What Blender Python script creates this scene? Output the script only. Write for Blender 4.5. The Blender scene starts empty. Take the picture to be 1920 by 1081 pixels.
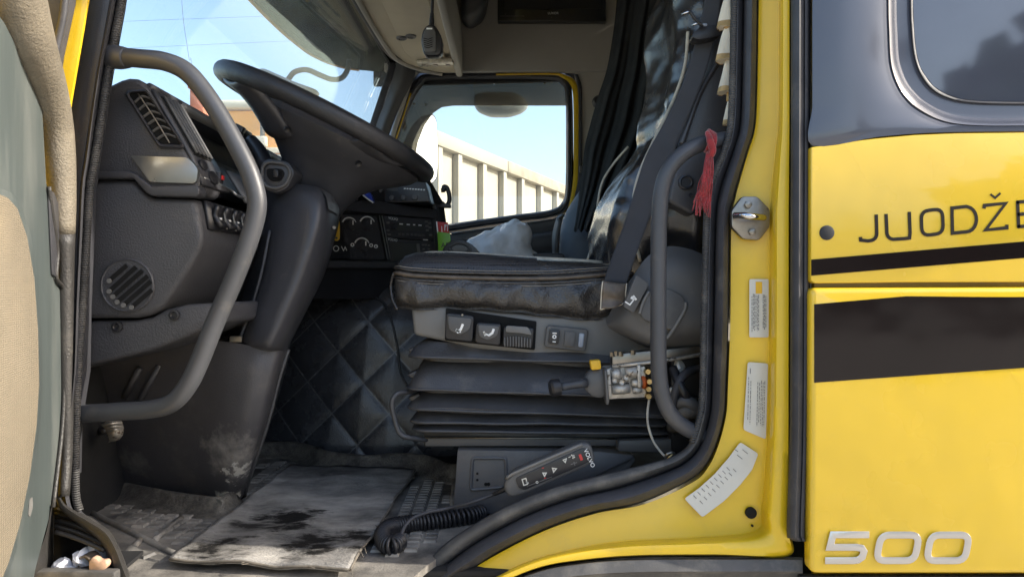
import bpy, bmesh, math, random
from mathutils import Vector, Matrix, Euler, noise
random.seed(7)
C = bpy.context.scene.collection
SC = bpy.context.scene
PI = math.pi
# ---------------------------------------------------------------- camera, sky, sun, exposure
F, D0, ZC = 1346.0, 1.14, 1.80          # focal length in photo pixels, camera to door plane, eye height
cam_d = bpy.data.cameras.new('camera')
cam = bpy.data.objects.new('camera', cam_d); C.objects.link(cam)
cam.location = (0, -D0, ZC); cam.rotation_euler = (PI/2, 0, 0)
cam_d.sensor_width = 36; cam_d.lens = F/1920*36
cam_d.clip_start = 0.02; cam_d.clip_end = 2000
SC.camera = cam
SUN = Vector((0.86, -0.10, 0.50)).normalized()
world = bpy.data.worlds.new('World'); SC.world = world; world.use_nodes = True
wn = world.node_tree.nodes; wl = world.node_tree.links
sky = wn.new('ShaderNodeTexSky'); sky.sky_type = 'NISHITA'; sky.sun_disc = False
sky.sun_elevation = math.asin(SUN.z); sky.sun_rotation = math.atan2(SUN.x, SUN.y)
sky.air_density = 1.0; sky.dust_density = 2.0; sky.ozone_density = 0.6
wl.new(sky.outputs[0], wn['Background'].inputs[0]); wn['Background'].inputs[1].default_value = 0.12
sun_d = bpy.data.lights.new('sun', 'SUN'); sun_d.energy = 2.2; sun_d.angle = math.radians(0.55); sun_d.color = (1, 0.93, 0.82)
sun = bpy.data.objects.new('sun', sun_d); C.objects.link(sun); sun.location = (8, -1, 8)
sun.rotation_euler = (-SUN).to_track_quat('-Z', 'Y').to_euler()
SC.view_settings.view_transform = 'Standard'; SC.view_settings.look = 'None'
SC.view_settings.gamma = 1; SC.view_settings.use_curve_mapping = False
SC.view_settings.exposure = 1.85
SC.render.engine = 'CYCLES'
SC.cycles.max_bounces = 10; SC.cycles.transparent_max_bounces = 24
SC.cycles.diffuse_bounces = 5; SC.cycles.glossy_bounces = 5
# ---------------------------------------------------------------- helpers
def W(px, py, Y):
    "a point of the place, from where the photo shows it and how deep into the cab it lies"
    d = Y + D0
    return Vector(((px-960)/F*d, Y, ZC-(py-540.5)/F*d))
FZ = ZC-0.46
def FL(px, py, h=0.0):
    d = (ZC-(FZ+h))*F/(py-540.5)
    return Vector(((px-960)/F*d, d-D0, FZ+h))
def onplane(px, py, p0, n):
    c = Vector((0, -D0, ZC)); r = Vector(((px-960)/F, 1, -(py-540.5)/F))
    return c + r*((p0-c).dot(n)/r.dot(n))
def V(p, Y=None):
    if isinstance(p, Vector): return p
    if len(p) == 3: return W(*p)
    return W(p[0], p[1], Y)
ORG = {}
def setp(o, label=None, cat=None, group=None, kind=None):
    if label: o['label'] = label
    if cat: o['category'] = cat
    if group: o['group'] = group
    if kind: o['kind'] = kind
    return o
def thing(name, label, cat, loc, group=None):
    o = bpy.data.objects.new(name, None); C.objects.link(o); o.location = loc; o.empty_display_size = .05
    ORG[o.name] = Vector(loc)
    return setp(o, label, cat, group)
def mk(name, vs, fs, m, parent=None, smooth=40, org=None, bevel=0, seg=2):
    if parent is not None: org = ORG[parent.name]
    elif org is None:
        org = Vector((sum(v.x for v in vs)/len(vs), sum(v.y for v in vs)/len(vs), min(v.z for v in vs)))
    me = bpy.data.meshes.new(name)
    bm = bmesh.new()
    bv = [bm.verts.new(v-org) for v in vs]
    for f in fs:
        try: bm.faces.new([bv[i] for i in f])
        except ValueError: pass
    bmesh.ops.recalc_face_normals(bm, faces=bm.faces)
    if bevel:
        ed = [e for e in bm.edges if len(e.link_faces) == 2 and e.calc_face_angle(0) > .45]
        bmesh.ops.bevel(bm, geom=ed, offset=bevel, segments=seg, affect='EDGES', profile=.5, clamp_overlap=True)
    bm.to_mesh(me); bm.free()
    for p in me.polygons: p.use_smooth = bool(smooth)
    if smooth and smooth < 180: me.set_sharp_from_angle(angle=math.radians(smooth))
    if m: me.materials.append(m)
    o = bpy.data.objects.new(name, me); C.objects.link(o)
    if parent is None: o.location = org
    else: o.parent = parent
    ORG[o.name] = org
    return o
def inst(src, parent, off=(0,0,0), name=None, rot=None):
    o = bpy.data.objects.new(name or src.name.split('.')[0], src.data); C.objects.link(o)
    o.parent = parent; o.location = off
    if rot: o.rotation_euler = rot
    ORG[o.name] = ORG[parent.name] if parent else Vector(off)
    return o
def area2(p): return sum(p[i][0]*p[(i+1) % len(p)][1]-p[(i+1) % len(p)][0]*p[i][1] for i in range(len(p)))
def slab(name, pts, dY, m, parent=None, Y=None, bevel=.002, seg=2, smooth=40, dirv=None):
    "a plate: its front outline where the photo shows it, given real thickness"
    a = [V(p, Y) for p in pts]; dv = dirv if dirv is not None else Vector((0, dY, 0))
    n = len(a); vs = a+[v+dv for v in a]
    fs = [list(range(n)), list(range(n, 2*n))[::-1]]+[[i, (i+1) % n, n+(i+1) % n, n+i] for i in range(n)]
    return mk(name, vs, fs, m, parent, smooth, bevel=bevel, seg=seg)
def rnd(pts, r, n=4):
    "round the corners of a pixel outline; r one value or one per corner"
    out = []; N = len(pts)
    for i in range(N):
        p = Vector(pts[i]); a = Vector(pts[i-1]); b = Vector(pts[(i+1) % N]); rr = r[i] if isinstance(r, (list, tuple)) else r
        da = (a-p); db = (b-p); k = min(rr, da.length*.48, db.length*.48)
        if k < .01: out.append(tuple(p)); continue
        s = p+da.normalized()*k; e = p+db.normalized()*k
        for j in range(n+1):
            t = j/n; out.append(tuple(s*(1-t)**2+p*2*t*(1-t)+e*t*t))
    return out
def rect(x0, y0, x1, y1, r=0, n=4):
    q = [(x0, y0), (x1, y0), (x1, y1), (x0, y1)]
    return rnd(q, r, n) if r else q
def cr(p0, p1, p2, p3, t):
    return .5*((2*p1)+(p2-p0)*t+(2*p0-5*p1+4*p2-p3)*t*t+(3*p1-p0-3*p2+p3)*t**3)
def spl(pts, n, closed=False):
    "Catmull-Rom through the points, n steps per span"
    P = [p if isinstance(p, Vector) else Vector(p) for p in pts]; N = len(P); out = []
    for i in range(N if closed else N-1):
        if closed: q = [P[(i+k-1) % N] for k in range(4)]
        else: q = [P[max(0, i-1)], P[i], P[i+1], P[min(N-1, i+2)]]
        if not closed and i == 0: q[0] = 2*P[0]-P[1]
        if not closed and i == N-2: q[3] = 2*P[-1]-P[-2]
        for k in range(n): out.append(cr(*q, k/n))
    if not closed: out.append(P[-1].copy())
    return out
def gridmesh(name, G, m, parent=None, thick=0, closed_u=False, closed_v=False, smooth=60, org=None, caps=False):
    nv = len(G); nu = len(G[0]); vs = [p for r in G for p in r]; fs = []
    for j in range(nv if closed_v else nv-1):
        for i in range(nu if closed_u else nu-1):
            a = j*nu+i; b = j*nu+(i+1) % nu; c = ((j+1) % nv)*nu+(i+1) % nu; d = ((j+1) % nv)*nu+i
            fs.append([a, b, c, d])
    if caps: fs += [list(range(nu)), list(range((nv-1)*nu, nv*nu))]
    o = mk(name, vs, fs, m, parent, smooth, org)
    if thick:
        s = o.modifiers.new('solid', 'SOLIDIFY'); s.thickness = thick; s.offset = 0
    return o
def patch(name, rows, m, parent=None, nu=6, nv=6, disp=None, thick=0, smooth=60):
    "smooth skin through a net of points"
    R0 = [spl([V(p) for p in r], nu) for r in rows]
    cols = [spl([r[i] for r in R0], nv) for i in range(len(R0[0]))]
    G = [[cols[i][j] for i in range(len(cols))] for j in range(len(cols[0]))]
    if disp:
        nr = len(G); nc = len(G[0]); H = [[p.copy() for p in r] for r in G]
        for j in range(nr):
            for i in range(nc):
                du = G[j][min(nc-1, i+1)]-G[j][max(0, i-1)]; dv = G[min(nr-1, j+1)][i]-G[max(0, j-1)][i]
                n = du.cross(dv)
                if n.length > 0:
                    n.normalize()
                    if n.y > 0: n = -n
                    H[j][i] = G[j][i]+n*disp(i/(nc-1), j/(nr-1), G[j][i])
        G = H
    return gridmesh(name, G, m, parent, thick, smooth=smooth)
def frames(P, closed=False):
    n = len(P); T = []
    for i in range(n):
        a = P[(i-1) % n] if closed else P[max(0, i-1)]; b = P[(i+1) % n] if closed else P[min(n-1, i+1)]
        t = (b-a); T.append(t.normalized() if t.length > 1e-9 else Vector((0, 0, 1)))
    u = T[0].cross(Vector((0, 1, 0)))
    if u.length < .1: u = T[0].cross(Vector((0, 0, 1)))
    u.normalize(); U = [u]
    for i in range(1, n):
        u = U[-1]-T[i]*U[-1].dot(T[i]); u.normalize(); U.append(u)
    return [(U[i], T[i].cross(U[i])) for i in range(n)]
def tube(name, pts, r, m, parent=None, seg=12, res=6, closed=False, smooth=180, fl=1.0, up=None, org=None):
    "round or flattened bar along a curve; r one radius or one per point"
    P0 = [V(p) for p in pts]
    P = spl(P0, res, closed) if res > 1 else P0
    n = len(P)
    def rad(i):
        if not isinstance(r, (list, tuple)): return r
        t = i/max(1, n-1)*(len(r)-1); k = min(int(t), len(r)-2); return r[k]*(1-(t-k))+r[k+1]*(t-k)
    fr = frames(P, closed); G = []
    for i in range(n):
        u, w = fr[i]
        if up is not None:
            t = u.cross(w); u = up.cross(t).normalized(); w = t.cross(u)
        G.append([P[i]+(u*math.cos(a*2*PI/seg)+w*math.sin(a*2*PI/seg)*fl)*rad(i) for a in range(seg)])
    return gridmesh(name, G, m, parent, closed_u=True, closed_v=closed, smooth=smooth, caps=not closed, org=org)
def strip(name, A, B, prof, m, parent=None, n=8, smooth=60):
    "a moulding between two edge curves; prof = [(share across, depth Y)]"
    a = spl([Vector((*p, 0)) for p in A], n); b = spl([Vector((*p, 0)) for p in B], n)
    G = []
    for p, q in zip(a, b):
        row = []
        for t, Y in prof:
            c = p.lerp(q, t); row.append(W(c.x, c.y, Y))
        G.append(row)
    return gridmesh(name, G, m, parent, smooth=smooth)
def box(name, c, s, m, parent=None, rot=None, bevel=.003, seg=2, smooth=40):
    c = V(c); M = Euler(rot).to_matrix() if rot else Matrix.Identity(3)
    vs = [c+M@Vector((x*s[0]/2, y*s[1]/2, z*s[2]/2)) for x in (-1, 1) for y in (-1, 1) for z in (-1, 1)]
    fs = [[0, 1, 3, 2], [4, 6, 7, 5], [0, 4, 5, 1], [2, 3, 7, 6], [0, 2, 6, 4], [1, 5, 7, 3]]
    return mk(name, vs, fs, m, parent, smooth, bevel=bevel, seg=seg)
def lathe(name, o, ax, prof, m, parent=None, seg=24, smooth=40, caps=True):
    "turned part: prof = [(along axis, radius)]"
    o = V(o); ax = Vector(ax).normalized(); u = ax.cross(Vector((0, 0, 1)))
    if u.length < .1: u = ax.cross(Vector((1, 0, 0)))
    u.normalize(); w = ax.cross(u)
    G = [[o+ax*h+(u*math.cos(k*2*PI/seg)+w*math.sin(k*2*PI/seg))*max(r, 1e-5) for k in range(seg)] for h, r in prof]
    return gridmesh(name, G, m, parent, closed_u=True, smooth=smooth, caps=caps)
def loft(name, loops, m, parent=None, smooth=60, caps=True):
    return gridmesh(name, [[V(p) for p in l] for l in loops], m, parent, closed_u=True, smooth=smooth, caps=caps)
def stroke(name, lines, w, Y, dY, m, parent=None, bevel=0, closed=False, fn=None):
    "lettering and line marks of even width, raised by dY; lines in photo pixels"
    vs = []; fs = []
    fn = fn or (lambda x, y, h: W(x, y, Y+h))
    for L in lines:
        ww = w
        if isinstance(L, tuple): L, ww = L
        P = [Vector(p) for p in L]; n = len(P); cl = (P[0]-P[-1]).length < .01
        if cl: P = P[:-1]; n -= 1
        base = len(vs)
        for i in range(n):
            a = P[i-1] if (i or cl) else P[i]; b = P[(i+1) % n] if (i < n-1 or cl) else P[i]
            t1 = (P[i]-a); t2 = (b-P[i])
            t1 = t1.normalized() if t1.length else t2.normalized(); t2 = t2.normalized() if t2.length else t1
            t = (t1+t2); t = t.normalized() if t.length > .01 else t1
            k = max(.5, t.dot(t1)); nn = Vector((-t.y, t.x))*(ww/2/k)
            for h in (0, dY):
                vs.append(fn(P[i].x+nn.x, P[i].y+nn.y, h)); vs.append(fn(P[i].x-nn.x, P[i].y-nn.y, h))
        for i in range(n if cl else n-1):
            p = base+4*i; q = base+4*((i+1) % n)
            fs += [[p, q, q+1, p+1], [p+2, p+3, q+3, q+2], [p, p+2, q+2, q], [p+1, q+1, q+3, p+3]]
        if not cl:
            e = base+4*(n-1); fs += [[base, base+1, base+3, base+2], [e, e+2, e+3, e+1]]
    return mk(name, vs, fs, m, parent, 40, bevel=bevel)
def text(name, s, o, ux, uz, h, m, parent, ext=.0006):
    "printed word: o lower left corner, ux / uz directions, h letter height"
    cu = bpy.data.curves.new(name, 'FONT'); cu.body = s; cu.size = h*1.37; cu.extrude = ext/2; cu.resolution_u = 3
    t = bpy.data.objects.new('tmp', cu); me = bpy.data.meshes.new_from_object(t)
    bpy.data.objects.remove(t); bpy.data.curves.remove(cu)
    ux = Vector(ux).normalized(); uz = Vector(uz); uz = (uz-ux*uz.dot(ux)).normalized(); n = ux.cross(uz)
    o = V(o); org = ORG[parent.name]; me.transform(Matrix.Translation(o-org) @ Matrix((ux, uz, n)).transposed().to_4x4())
    me.name = name; me.materials.append(m)
    ob = bpy.data.objects.new(name, me); C.objects.link(ob); ob.parent = parent; ORG[ob.name] = org
    return ob
def circ(x, y, r, n=20, ry=None): return [(x+r*math.cos(k*2*PI/n), y+(ry or r)*math.sin(k*2*PI/n)) for k in range(n)]
def nz(p, s, o=0): return noise.noise(Vector((p.x*s+o, p.y*s+o*1.7, p.z*s-o)))
# ---------------------------------------------------------------- materials
def lin(c): return tuple(((v/255)/12.92 if v/255 <= .04045 else ((v/255+.055)/1.055)**2.4) for v in c)
def mat(name, col, rough=.5, metal=0, var=.15, vs=6, bump=0, bs=400, rv=.1, coat=0, spec=.5, dust=None, da=.4, ds=5, wear=None, wa=.62, ws=14, sheen=0, bump2=0, bs2=8, aniso=None, spots=()):
    "painted, moulded or woven surface: colour and gloss drift, fine relief, optional dust and worn spots"
    m = bpy.data.materials.new(name); m.use_nodes = True; N = m.node_tree.nodes; L = m.node_tree.links
    b = N['Principled BSDF']; tc = N.new('ShaderNodeTexCoord'); geo = N.new('ShaderNodeNewGeometry')
    P = geo.outputs['Position']
    if aniso:
        mp = N.new('ShaderNodeMapping'); mp.inputs['Scale'].default_value = aniso; L.new(P, mp.inputs[0]); P = mp.outputs[0]
    def tex(s, det=5, ro=.6):
        t = N.new('ShaderNodeTexNoise'); t.inputs['Scale'].default_value = s; t.inputs['Detail'].default_value = det; t.inputs['Roughness'].default_value = ro
        L.new(P, t.inputs['Vector']); return t.outputs['Fac']
    def ramp(f, a, c):
        r = N.new('ShaderNodeMapRange'); r.inputs['From Min'].default_value = a; r.inputs['From Max'].default_value = c; L.new(f, r.inputs['Value']); return r.outputs[0]
    def mix(f, a, c):
        x = N.new('ShaderNodeMix'); x.data_type = 'RGBA'; L.new(f, x.inputs[0])
        for s, v in ((6, a), (7, c)):
            if isinstance(v, tuple): x.inputs[s].default_value = (*v, 1)
            else: L.new(v, x.inputs[s])
        return x.outputs[2]
    c0 = tuple(min(1, v*(1-var)) for v in col); c1 = tuple(min(1, v*(1+var)) for v in col)
    n1 = tex(vs)
    cc = mix(ramp(n1, .3, .7), c0, c1)
    rr = ramp(tex(vs*1.7, 4), .25, .75)
    mr = N.new('ShaderNodeMapRange'); mr.inputs['To Min'].default_value = max(.02, rough-rv); mr.inputs['To Max'].default_value = min(1, rough+rv); L.new(rr, mr.inputs['Value'])
    ro = mr.outputs[0]
    if dust:
        f = ramp(tex(ds, 8, .7), .62-.35*da, .95-.3*da)
        k = N.new('ShaderNodeMath'); k.operation = 'MULTIPLY'; k.inputs[1].default_value = min(1, .35+da*.6); L.new(f, k.inputs[0])
        cc = mix(k.outputs[0], cc, dust)
        ad = N.new('ShaderNodeMath'); ad.operation = 'MULTIPLY_ADD'; ad.inputs[1].default_value = .35; ad.use_clamp = True; L.new(k.outputs[0], ad.inputs[0]); L.new(ro, ad.inputs[2]); ro = ad.outputs[0]
    if wear: cc = mix(ramp(tex(ws, 9, .72), wa, wa+.04), cc, wear)
    for (c, r, colr, th, sc, *sf) in spots:      # stains and scuffs where the thing itself has them
        d = N.new('ShaderNodeVectorMath'); d.operation = 'DISTANCE'; L.new(geo.outputs['Position'], d.inputs[0]); d.inputs[1].default_value = c
        f = ramp(d.outputs['Value'], r, 0); a = N.new('ShaderNodeMath'); a.operation = 'MULTIPLY_ADD'; a.inputs[1].default_value = .55; L.new(f, a.inputs[0]); L.new(tex(sc, 9, .7), a.inputs[2])
        cc = mix(ramp(a.outputs[0], th, th+(sf[0] if sf else .07)), cc, colr)
    L.new(cc, b.inputs['Base Color']); L.new(ro, b.inputs['Roughness'])
    b.inputs['Metallic'].default_value = metal; b.inputs['Specular IOR Level'].default_value = spec
    b.inputs['Coat Weight'].default_value = coat; b.inputs['Coat Roughness'].default_value = .06
    if sheen: b.inputs['Sheen Weight'].default_value = sheen; b.inputs['Sheen Roughness'].default_value = .5
    prev = None
    for s, st in ((bs2, bump2), (bs, bump)):
        if st:
            bp = N.new('ShaderNodeBump'); bp.inputs['Strength'].default_value = st; bp.inputs['Distance'].default_value = .6/s
            L.new(tex(s, 3), bp.inputs['Height'])
            if prev: L.new(prev, bp.inputs['Normal'])
            prev = bp.outputs[0]
    if prev: L.new(prev, b.inputs['Normal'])
    if coat and prev: L.new(prev, b.inputs['Coat Normal'])
    return m
def weave(m, s, st=.4, kind='wave'):
    "adds a fine woven / perforated relief"
    N = m.node_tree.nodes; L = m.node_tree.links; b = N['Principled BSDF']; geo = N.new('ShaderNodeNewGeometry')
    if kind == 'dots':
        t = N.new('ShaderNodeTexVoronoi'); t.inputs['Scale'].default_value = s; t.inputs['Randomness'].default_value = 0.0; out = t.outputs['Distance']
        L.new(geo.outputs['Position'], t.inputs['Vector'])
        r = N.new('ShaderNodeMapRange'); r.inputs['From Min'].default_value = .2; r.inputs['From Max'].default_value = .36; L.new(out, r.inputs['Value']); out = r.outputs[0]
        old = b.inputs['Base Color'].links[0].from_socket
        x = N.new('ShaderNodeMix'); x.data_type = 'RGBA'; L.new(out, x.inputs[0]); x.inputs[6].default_value = (.004, .004, .005, 1); L.new(old, x.inputs[7]); L.new(x.outputs[2], b.inputs['Base Color'])
    else:
        outs = []
        for d in ('X', 'Z'):
            t = N.new('ShaderNodeTexWave'); t.inputs['Scale'].default_value = s; t.bands_direction = d; t.inputs['Distortion'].default_value = .3
            L.new(geo.outputs['Position'], t.inputs['Vector']); outs.append(t.outputs['Fac'])
        a = N.new('ShaderNodeMath'); L.new(outs[0], a.inputs[0]); L.new(outs[1], a.inputs[1]); out = a.outputs[0]
    bp = N.new('ShaderNodeBump'); bp.inputs['Strength'].default_value = st; bp.inputs['Distance'].default_value = .25/s
    L.new(out, bp.inputs['Height'])
    if b.inputs['Normal'].links: L.new(b.inputs['Normal'].links[0].from_socket, bp.inputs['Normal'])
    L.new(bp.outputs[0], b.inputs['Normal']); return m
def glass(name, tint=(1, 1, 1), refl=1.0, rough=.01, film=0):
    m = bpy.data.materials.new(name); m.use_nodes = True; N = m.node_tree.nodes; L = m.node_tree.links
    N.remove(N['Principled BSDF']); o = N['Material Output']
    t = N.new('ShaderNodeBsdfTransparent'); t.inputs[0].default_value = (*tint, 1)
    g = N.new('ShaderNodeBsdfGlossy'); g.inputs['Roughness'].default_value = rough; g.inputs[0].default_value = (refl, refl, refl, 1)
    geo = N.new('ShaderNodeNewGeometry'); dt = N.new('ShaderNodeVectorMath'); dt.operation = 'DOT_PRODUCT'
    L.new(geo.outputs['Normal'], dt.inputs[0]); L.new(geo.outputs['Incoming'], dt.inputs[1]); mx = N.new('ShaderNodeMixShader')
    def mth(op, x, y=None):
        k = N.new('ShaderNodeMath'); k.operation = op
        for i, v in enumerate((x, y)):
            if v is None: continue
            if isinstance(v, (int, float)): k.inputs[i].default_value = v
            else: L.new(v, k.inputs[i])
        return k.outputs[0]
    sch = mth('ADD', .04, mth('MULTIPLY', .96, mth('POWER', mth('SUBTRACT', 1.0, mth('ABSOLUTE', dt.outputs['Value'])), 5.0)))
    L.new(sch, mx.inputs[0]); L.new(t.outputs[0], mx.inputs[1]); L.new(g.outputs[0], mx.inputs[2]); L.new(mx.outputs[0], o.inputs[0])
    if film:        # dust film that catches the daylight from outside
        tl = N.new('ShaderNodeBsdfTranslucent'); tl.inputs[0].default_value = (.9, .88, .82, 1); tn = N.new('ShaderNodeTexNoise'); tn.inputs['Scale'].default_value = 7; tn.inputs['Detail'].default_value = 8; tn.inputs['Roughness'].default_value = .7
        L.new(geo.outputs['Position'], tn.inputs['Vector']); mm = N.new('ShaderNodeMixShader'); L.new(mth('MULTIPLY', tn.outputs['Fac'], film), mm.inputs[0]); L.new(mx.outputs[0], mm.inputs[1]); L.new(tl.outputs[0], mm.inputs[2]); L.new(mm.outputs[0], o.inputs[0])
    return m
def ribbed(m, s=80, st=.8, d='Z'):
    N = m.node_tree.nodes; L = m.node_tree.links; b = N['Principled BSDF']; geo = N.new('ShaderNodeNewGeometry'); t = N.new('ShaderNodeTexWave')
    t.inputs['Scale'].default_value = s; t.bands_direction = d; L.new(geo.outputs['Position'], t.inputs['Vector']); bp = N.new('ShaderNodeBump'); bp.inputs['Strength'].default_value = st; bp.inputs['Distance'].default_value = .002
    L.new(t.outputs['Fac'], bp.inputs['Height']); L.new(bp.outputs[0], b.inputs['Normal']); return m
DUST = (.30, .27, .22)
M = {}
M['yellow'] = mat('yellow_paint', (.73, .475, .020), .26, var=.04, vs=2.5, rv=.07, coat=.7, bump2=.03, bs2=3.5, dust=(.50, .37, .12), da=.03, ds=4, wear=(.34, .25, .10), wa=.755, ws=55)
M['yellow_jamb'] = mat('yellow_jamb_paint', (.74, .488, .014), .35, var=.07, vs=5, rv=.1, coat=.35, dust=(.42, .30, .08), da=.25, ds=9)
M['black_paint'] = mat('black_paint_sky_tint', (.070, .076, .098), .24, var=.04, vs=2, rv=.03, coat=.45, bump2=.012, bs2=3)  # black paint; blue-grey sky reflection is mixed into the base colour
M['stripe'] = mat('dark_brown_vinyl', (.009, .006, .006), .13, var=.2, vs=3, rv=.04, spec=.35, bump2=.03, bs2=3)
M['rubber'] = mat('black_rubber', (.048, .048, .054), .55, var=.2, vs=20, bump=.15, bs=500, dust=DUST, da=.16, ds=14, spec=.4)
M['rubber_dusty'] = mat('dusty_rubber', (.066, .064, .062), .6, var=.25, vs=16, bump=.2, bs=400, dust=(.34, .31, .26), da=.40, ds=12)
M['ribbed'] = ribbed(mat('ribbed_rubber', (.06, .058, .056), .5, var=.3, vs=16, dust=DUST, da=.3, ds=16))
M['plastic'] = mat('dark_grained_plastic', (.064, .064, .070), .42, wear=(.17, .16, .15), wa=.74, ws=140, var=.10, vs=7, bump=.75, bs=300, rv=.06, dust=DUST, da=.06, ds=6)
M['plastic_smooth'] = mat('dark_satin_plastic', (.052, .052, .058), .36, var=.14, vs=9, bump=.3, bs=420, rv=.08, dust=DUST, da=.05, ds=30, wear=(.16, .15, .14), wa=.735, ws=150)
M['plastic_scuffed'] = mat('scuffed_dark_plastic', (.064, .062, .067), .40, var=.14, vs=8, bump=.5, bs=380, rv=.08, dust=DUST, da=.14, ds=7, spots=[(W(436, 850, .31), .11, (.32, .30, .275), .72, 34, .45), (W(446, 880, .33), .09, (.52, .50, .46), .90, 46, .06), (W(424, 936, .37), .045, (.62, .58, .50), .70, 22, .10), (W(250, 870, .4), .10, (.22, .21, .19), .78, 30, .4)])
M['black'] = mat('black_plastic', (.020, .020, .023), .38, var=.2, vs=12, bump=.08, bs=600)
M['black_matte'] = mat('matte_black', (.010, .010, .011), .8, var=.2, vs=12)
M['hole'] = mat('deep_black', (.003, .003, .003), .9, var=.1)
M['grey_plastic'] = mat('mid_grey_plastic', (.16, .157, .15), .5, var=.08, vs=8, bump=.2, bs=500, dust=DUST, da=.1, ds=8)
M['dark_grey'] = mat('dark_grey_plastic', (.095, .094, .094), .48, var=.10, vs=9, bump=.2, bs=500, dust=DUST, da=.10, ds=9)
M['silver'] = mat('silver_trim', (.36, .37, .37), .34, metal=.85, var=.06, vs=10, bump=.03, bs=700)
M['chrome'] = mat('chrome', (.62, .62, .63), .16, metal=1, var=.06, vs=20)
M['steel'] = mat('dull_steel', (.26, .24, .21), .36, metal=.9, var=.25, vs=30, wear=(.12, .07, .04), wa=.64, ws=40)
M['alu'] = mat('cast_aluminium', (.50, .47, .42), .48, metal=.55, var=.25, vs=45, bump=.2, bs=300, wear=(.13, .10, .07), wa=.56, ws=60)
M['handle'] = mat('grey_coated_tube', (.056, .058, .064), .42, var=.10, vs=10, bump=.22, bs=600, rv=.06, dust=DUST, da=.12, ds=12, wear=(.42, .42, .42), wa=.74, ws=24)
M['leather'] = mat('black_leather', (.040, .037, .035), .27, var=.2, vs=12, bump=.7, bs=200, rv=.10, spec=.7, dust=(.11, .097, .082), da=.10, ds=14, wear=(.13, .115, .095), wa=.745, ws=120)
M['leather_perf'] = weave(mat('perforated_leather', (.036, .035, .037), .34, var=.2, vs=9, bump=.2, bs=300, spec=.6), 170, .6, 'dots')
M['leather_gloss'] = mat('glossy_black_leather', (.018, .018, .020), .24, var=.2, vs=10, bump=.18, bs=240, rv=.07, spec=.9, bump2=.05, bs2=9)
M['quilt'] = mat('quilted_leatherette', (.050, .051, .057), .27, var=.25, vs=10, bump=.35, bs=320, rv=.08, dust=DUST, da=.10, ds=9)
M['thread'] = mat('pale_thread', (.23, .21, .18), .7, var=.2, vs=60)
M['piping'] = mat('worn_piping', (.10, .08, .062), .45, var=.4, vs=40, bump=.3, bs=300)
M['pale_piping'] = mat('pale_piping', (.52, .47, .38), .5, var=.3, vs=40)
M['webbing'] = weave(mat('belt_webbing', (.045, .047, .055), .62, var=.12, vs=14, spec=.4), 420, .4)
M['greige'] = weave(mat('greige_headliner', (.42, .395, .345), .85, var=.06, vs=4, spec=.25, bump=.25, bs=500), 500, .25)
M['shelf'] = mat('tan_shelf_plastic', (.50, .43, .31), .6, var=.07, vs=4, bump=.15, bs=600, spec=.3)
M['curtain'] = weave(mat('black_mesh_curtain', (.034, .036, .038), .85, var=.25, vs=14, spec=.2), 260, .9)
M['floor_mat'] = mat('dusty_floor_mat', (.060, .058, .055), .62, var=.35, vs=12, bump=.4, bs=200, dust=(.48, .44, .38), da=.74, ds=7)
M['mat_block'] = mat('worn_mat_block', (.10, .096, .09), .5, var=.35, vs=16, bump=.4, bs=200, dust=(.50, .46, .40), da=.72, ds=11)
M['mat_rim'] = mat('grained_mat_rim', (.085, .077, .066), .5, var=.5, vs=70, bump=1.0, bs=190, dust=(.40, .36, .29), da=.5, ds=16)
M['carpet'] = mat('dusty_carpet_piece', (.15, .145, .138), .95, var=.5, vs=9, bump=1.0, bs=200, spec=.1, dust=(.60, .565, .51), da=.72, ds=7, aniso=(.7, 1.3, 1), spots=[(FL(540, 990), .16, (.018, .017, .016), .80, 16, .12), (FL(600, 1040), .22, (.018, .017, .016), .81, 15, .14), (FL(470, 1005), .14, (.034, .032, .030), .82, 14, .2), (FL(390, 1052), .17, (.020, .019, .018), .81, 14, .15), (FL(700, 1048), .14, (.020, .019, .018), .81, 14, .15), (FL(620, 900), .28, (.085, .08, .076), .77, 9, .3)])
M['carpet_edge'] = mat('frayed_edge', (.12, .105, .085), .9, var=.4, vs=50)
M['door_green'] = mat('grey_green_door_panel', (.082, .100, .099), .40, var=.22, vs=5, rv=.1, dust=(.30, .29, .26), da=.42, ds=5, aniso=(1, 1, .16), bump=.06, bs=300, spots=[(W(30, 350, -.07), .06, (.035, .028, .018), .78, 20, .3), (W(57, 417, -.07), .012, (.22, .10, .03), .7, 60, .2)])
M['fabric_beige'] = weave(mat('beige_grille_fabric', (.20, .172, .128), .85, var=.12, vs=5, spec=.15, dust=(.26, .21, .14), da=.3, ds=6), 110, .32)
M['door_roll'] = mat('grained_door_trim', (.20, .175, .135), .42, var=.2, vs=14, bump=.75, bs=240, rv=.08, dust=(.36, .31, .22), da=.28, ds=16)
M['door_edge'] = mat('grained_black_edge', (.036, .034, .032), .45, var=.15, vs=14, bump=.6, bs=280, dust=DUST, da=.14, ds=14)
M['white'] = mat('white_print', (.86, .86, .84), .5, var=.05)
M['paper'] = mat('white_paper', (.74, .75, .78), .7, var=.06, vs=20)
M['tissue'] = mat('crumpled_tissue', (.70, .72, .78), .8, var=.08, vs=30)
M['bag'] = mat('white_plastic_bag', (.84, .85, .88), .45, var=.12, vs=18, rv=.1)
M['sticker'] = mat('pale_sticker', (.58, .57, .52), .42, var=.06, vs=20, dust=(.46, .42, .30), da=.2, ds=20)
M['ink'] = mat('dark_ink', (.05, .05, .055), .6, var=.2, vs=60)
M['ink_pale'] = mat('faded_ink', (.15, .145, .14), .6, var=.2, vs=60)
M['ink_brown'] = mat('brown_black_ink', (.010, .007, .006), .5, var=.1, spec=.2)
M['label_yellow'] = mat('yellow_label', (.72, .42, .02), .5, var=.08, vs=40)
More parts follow.
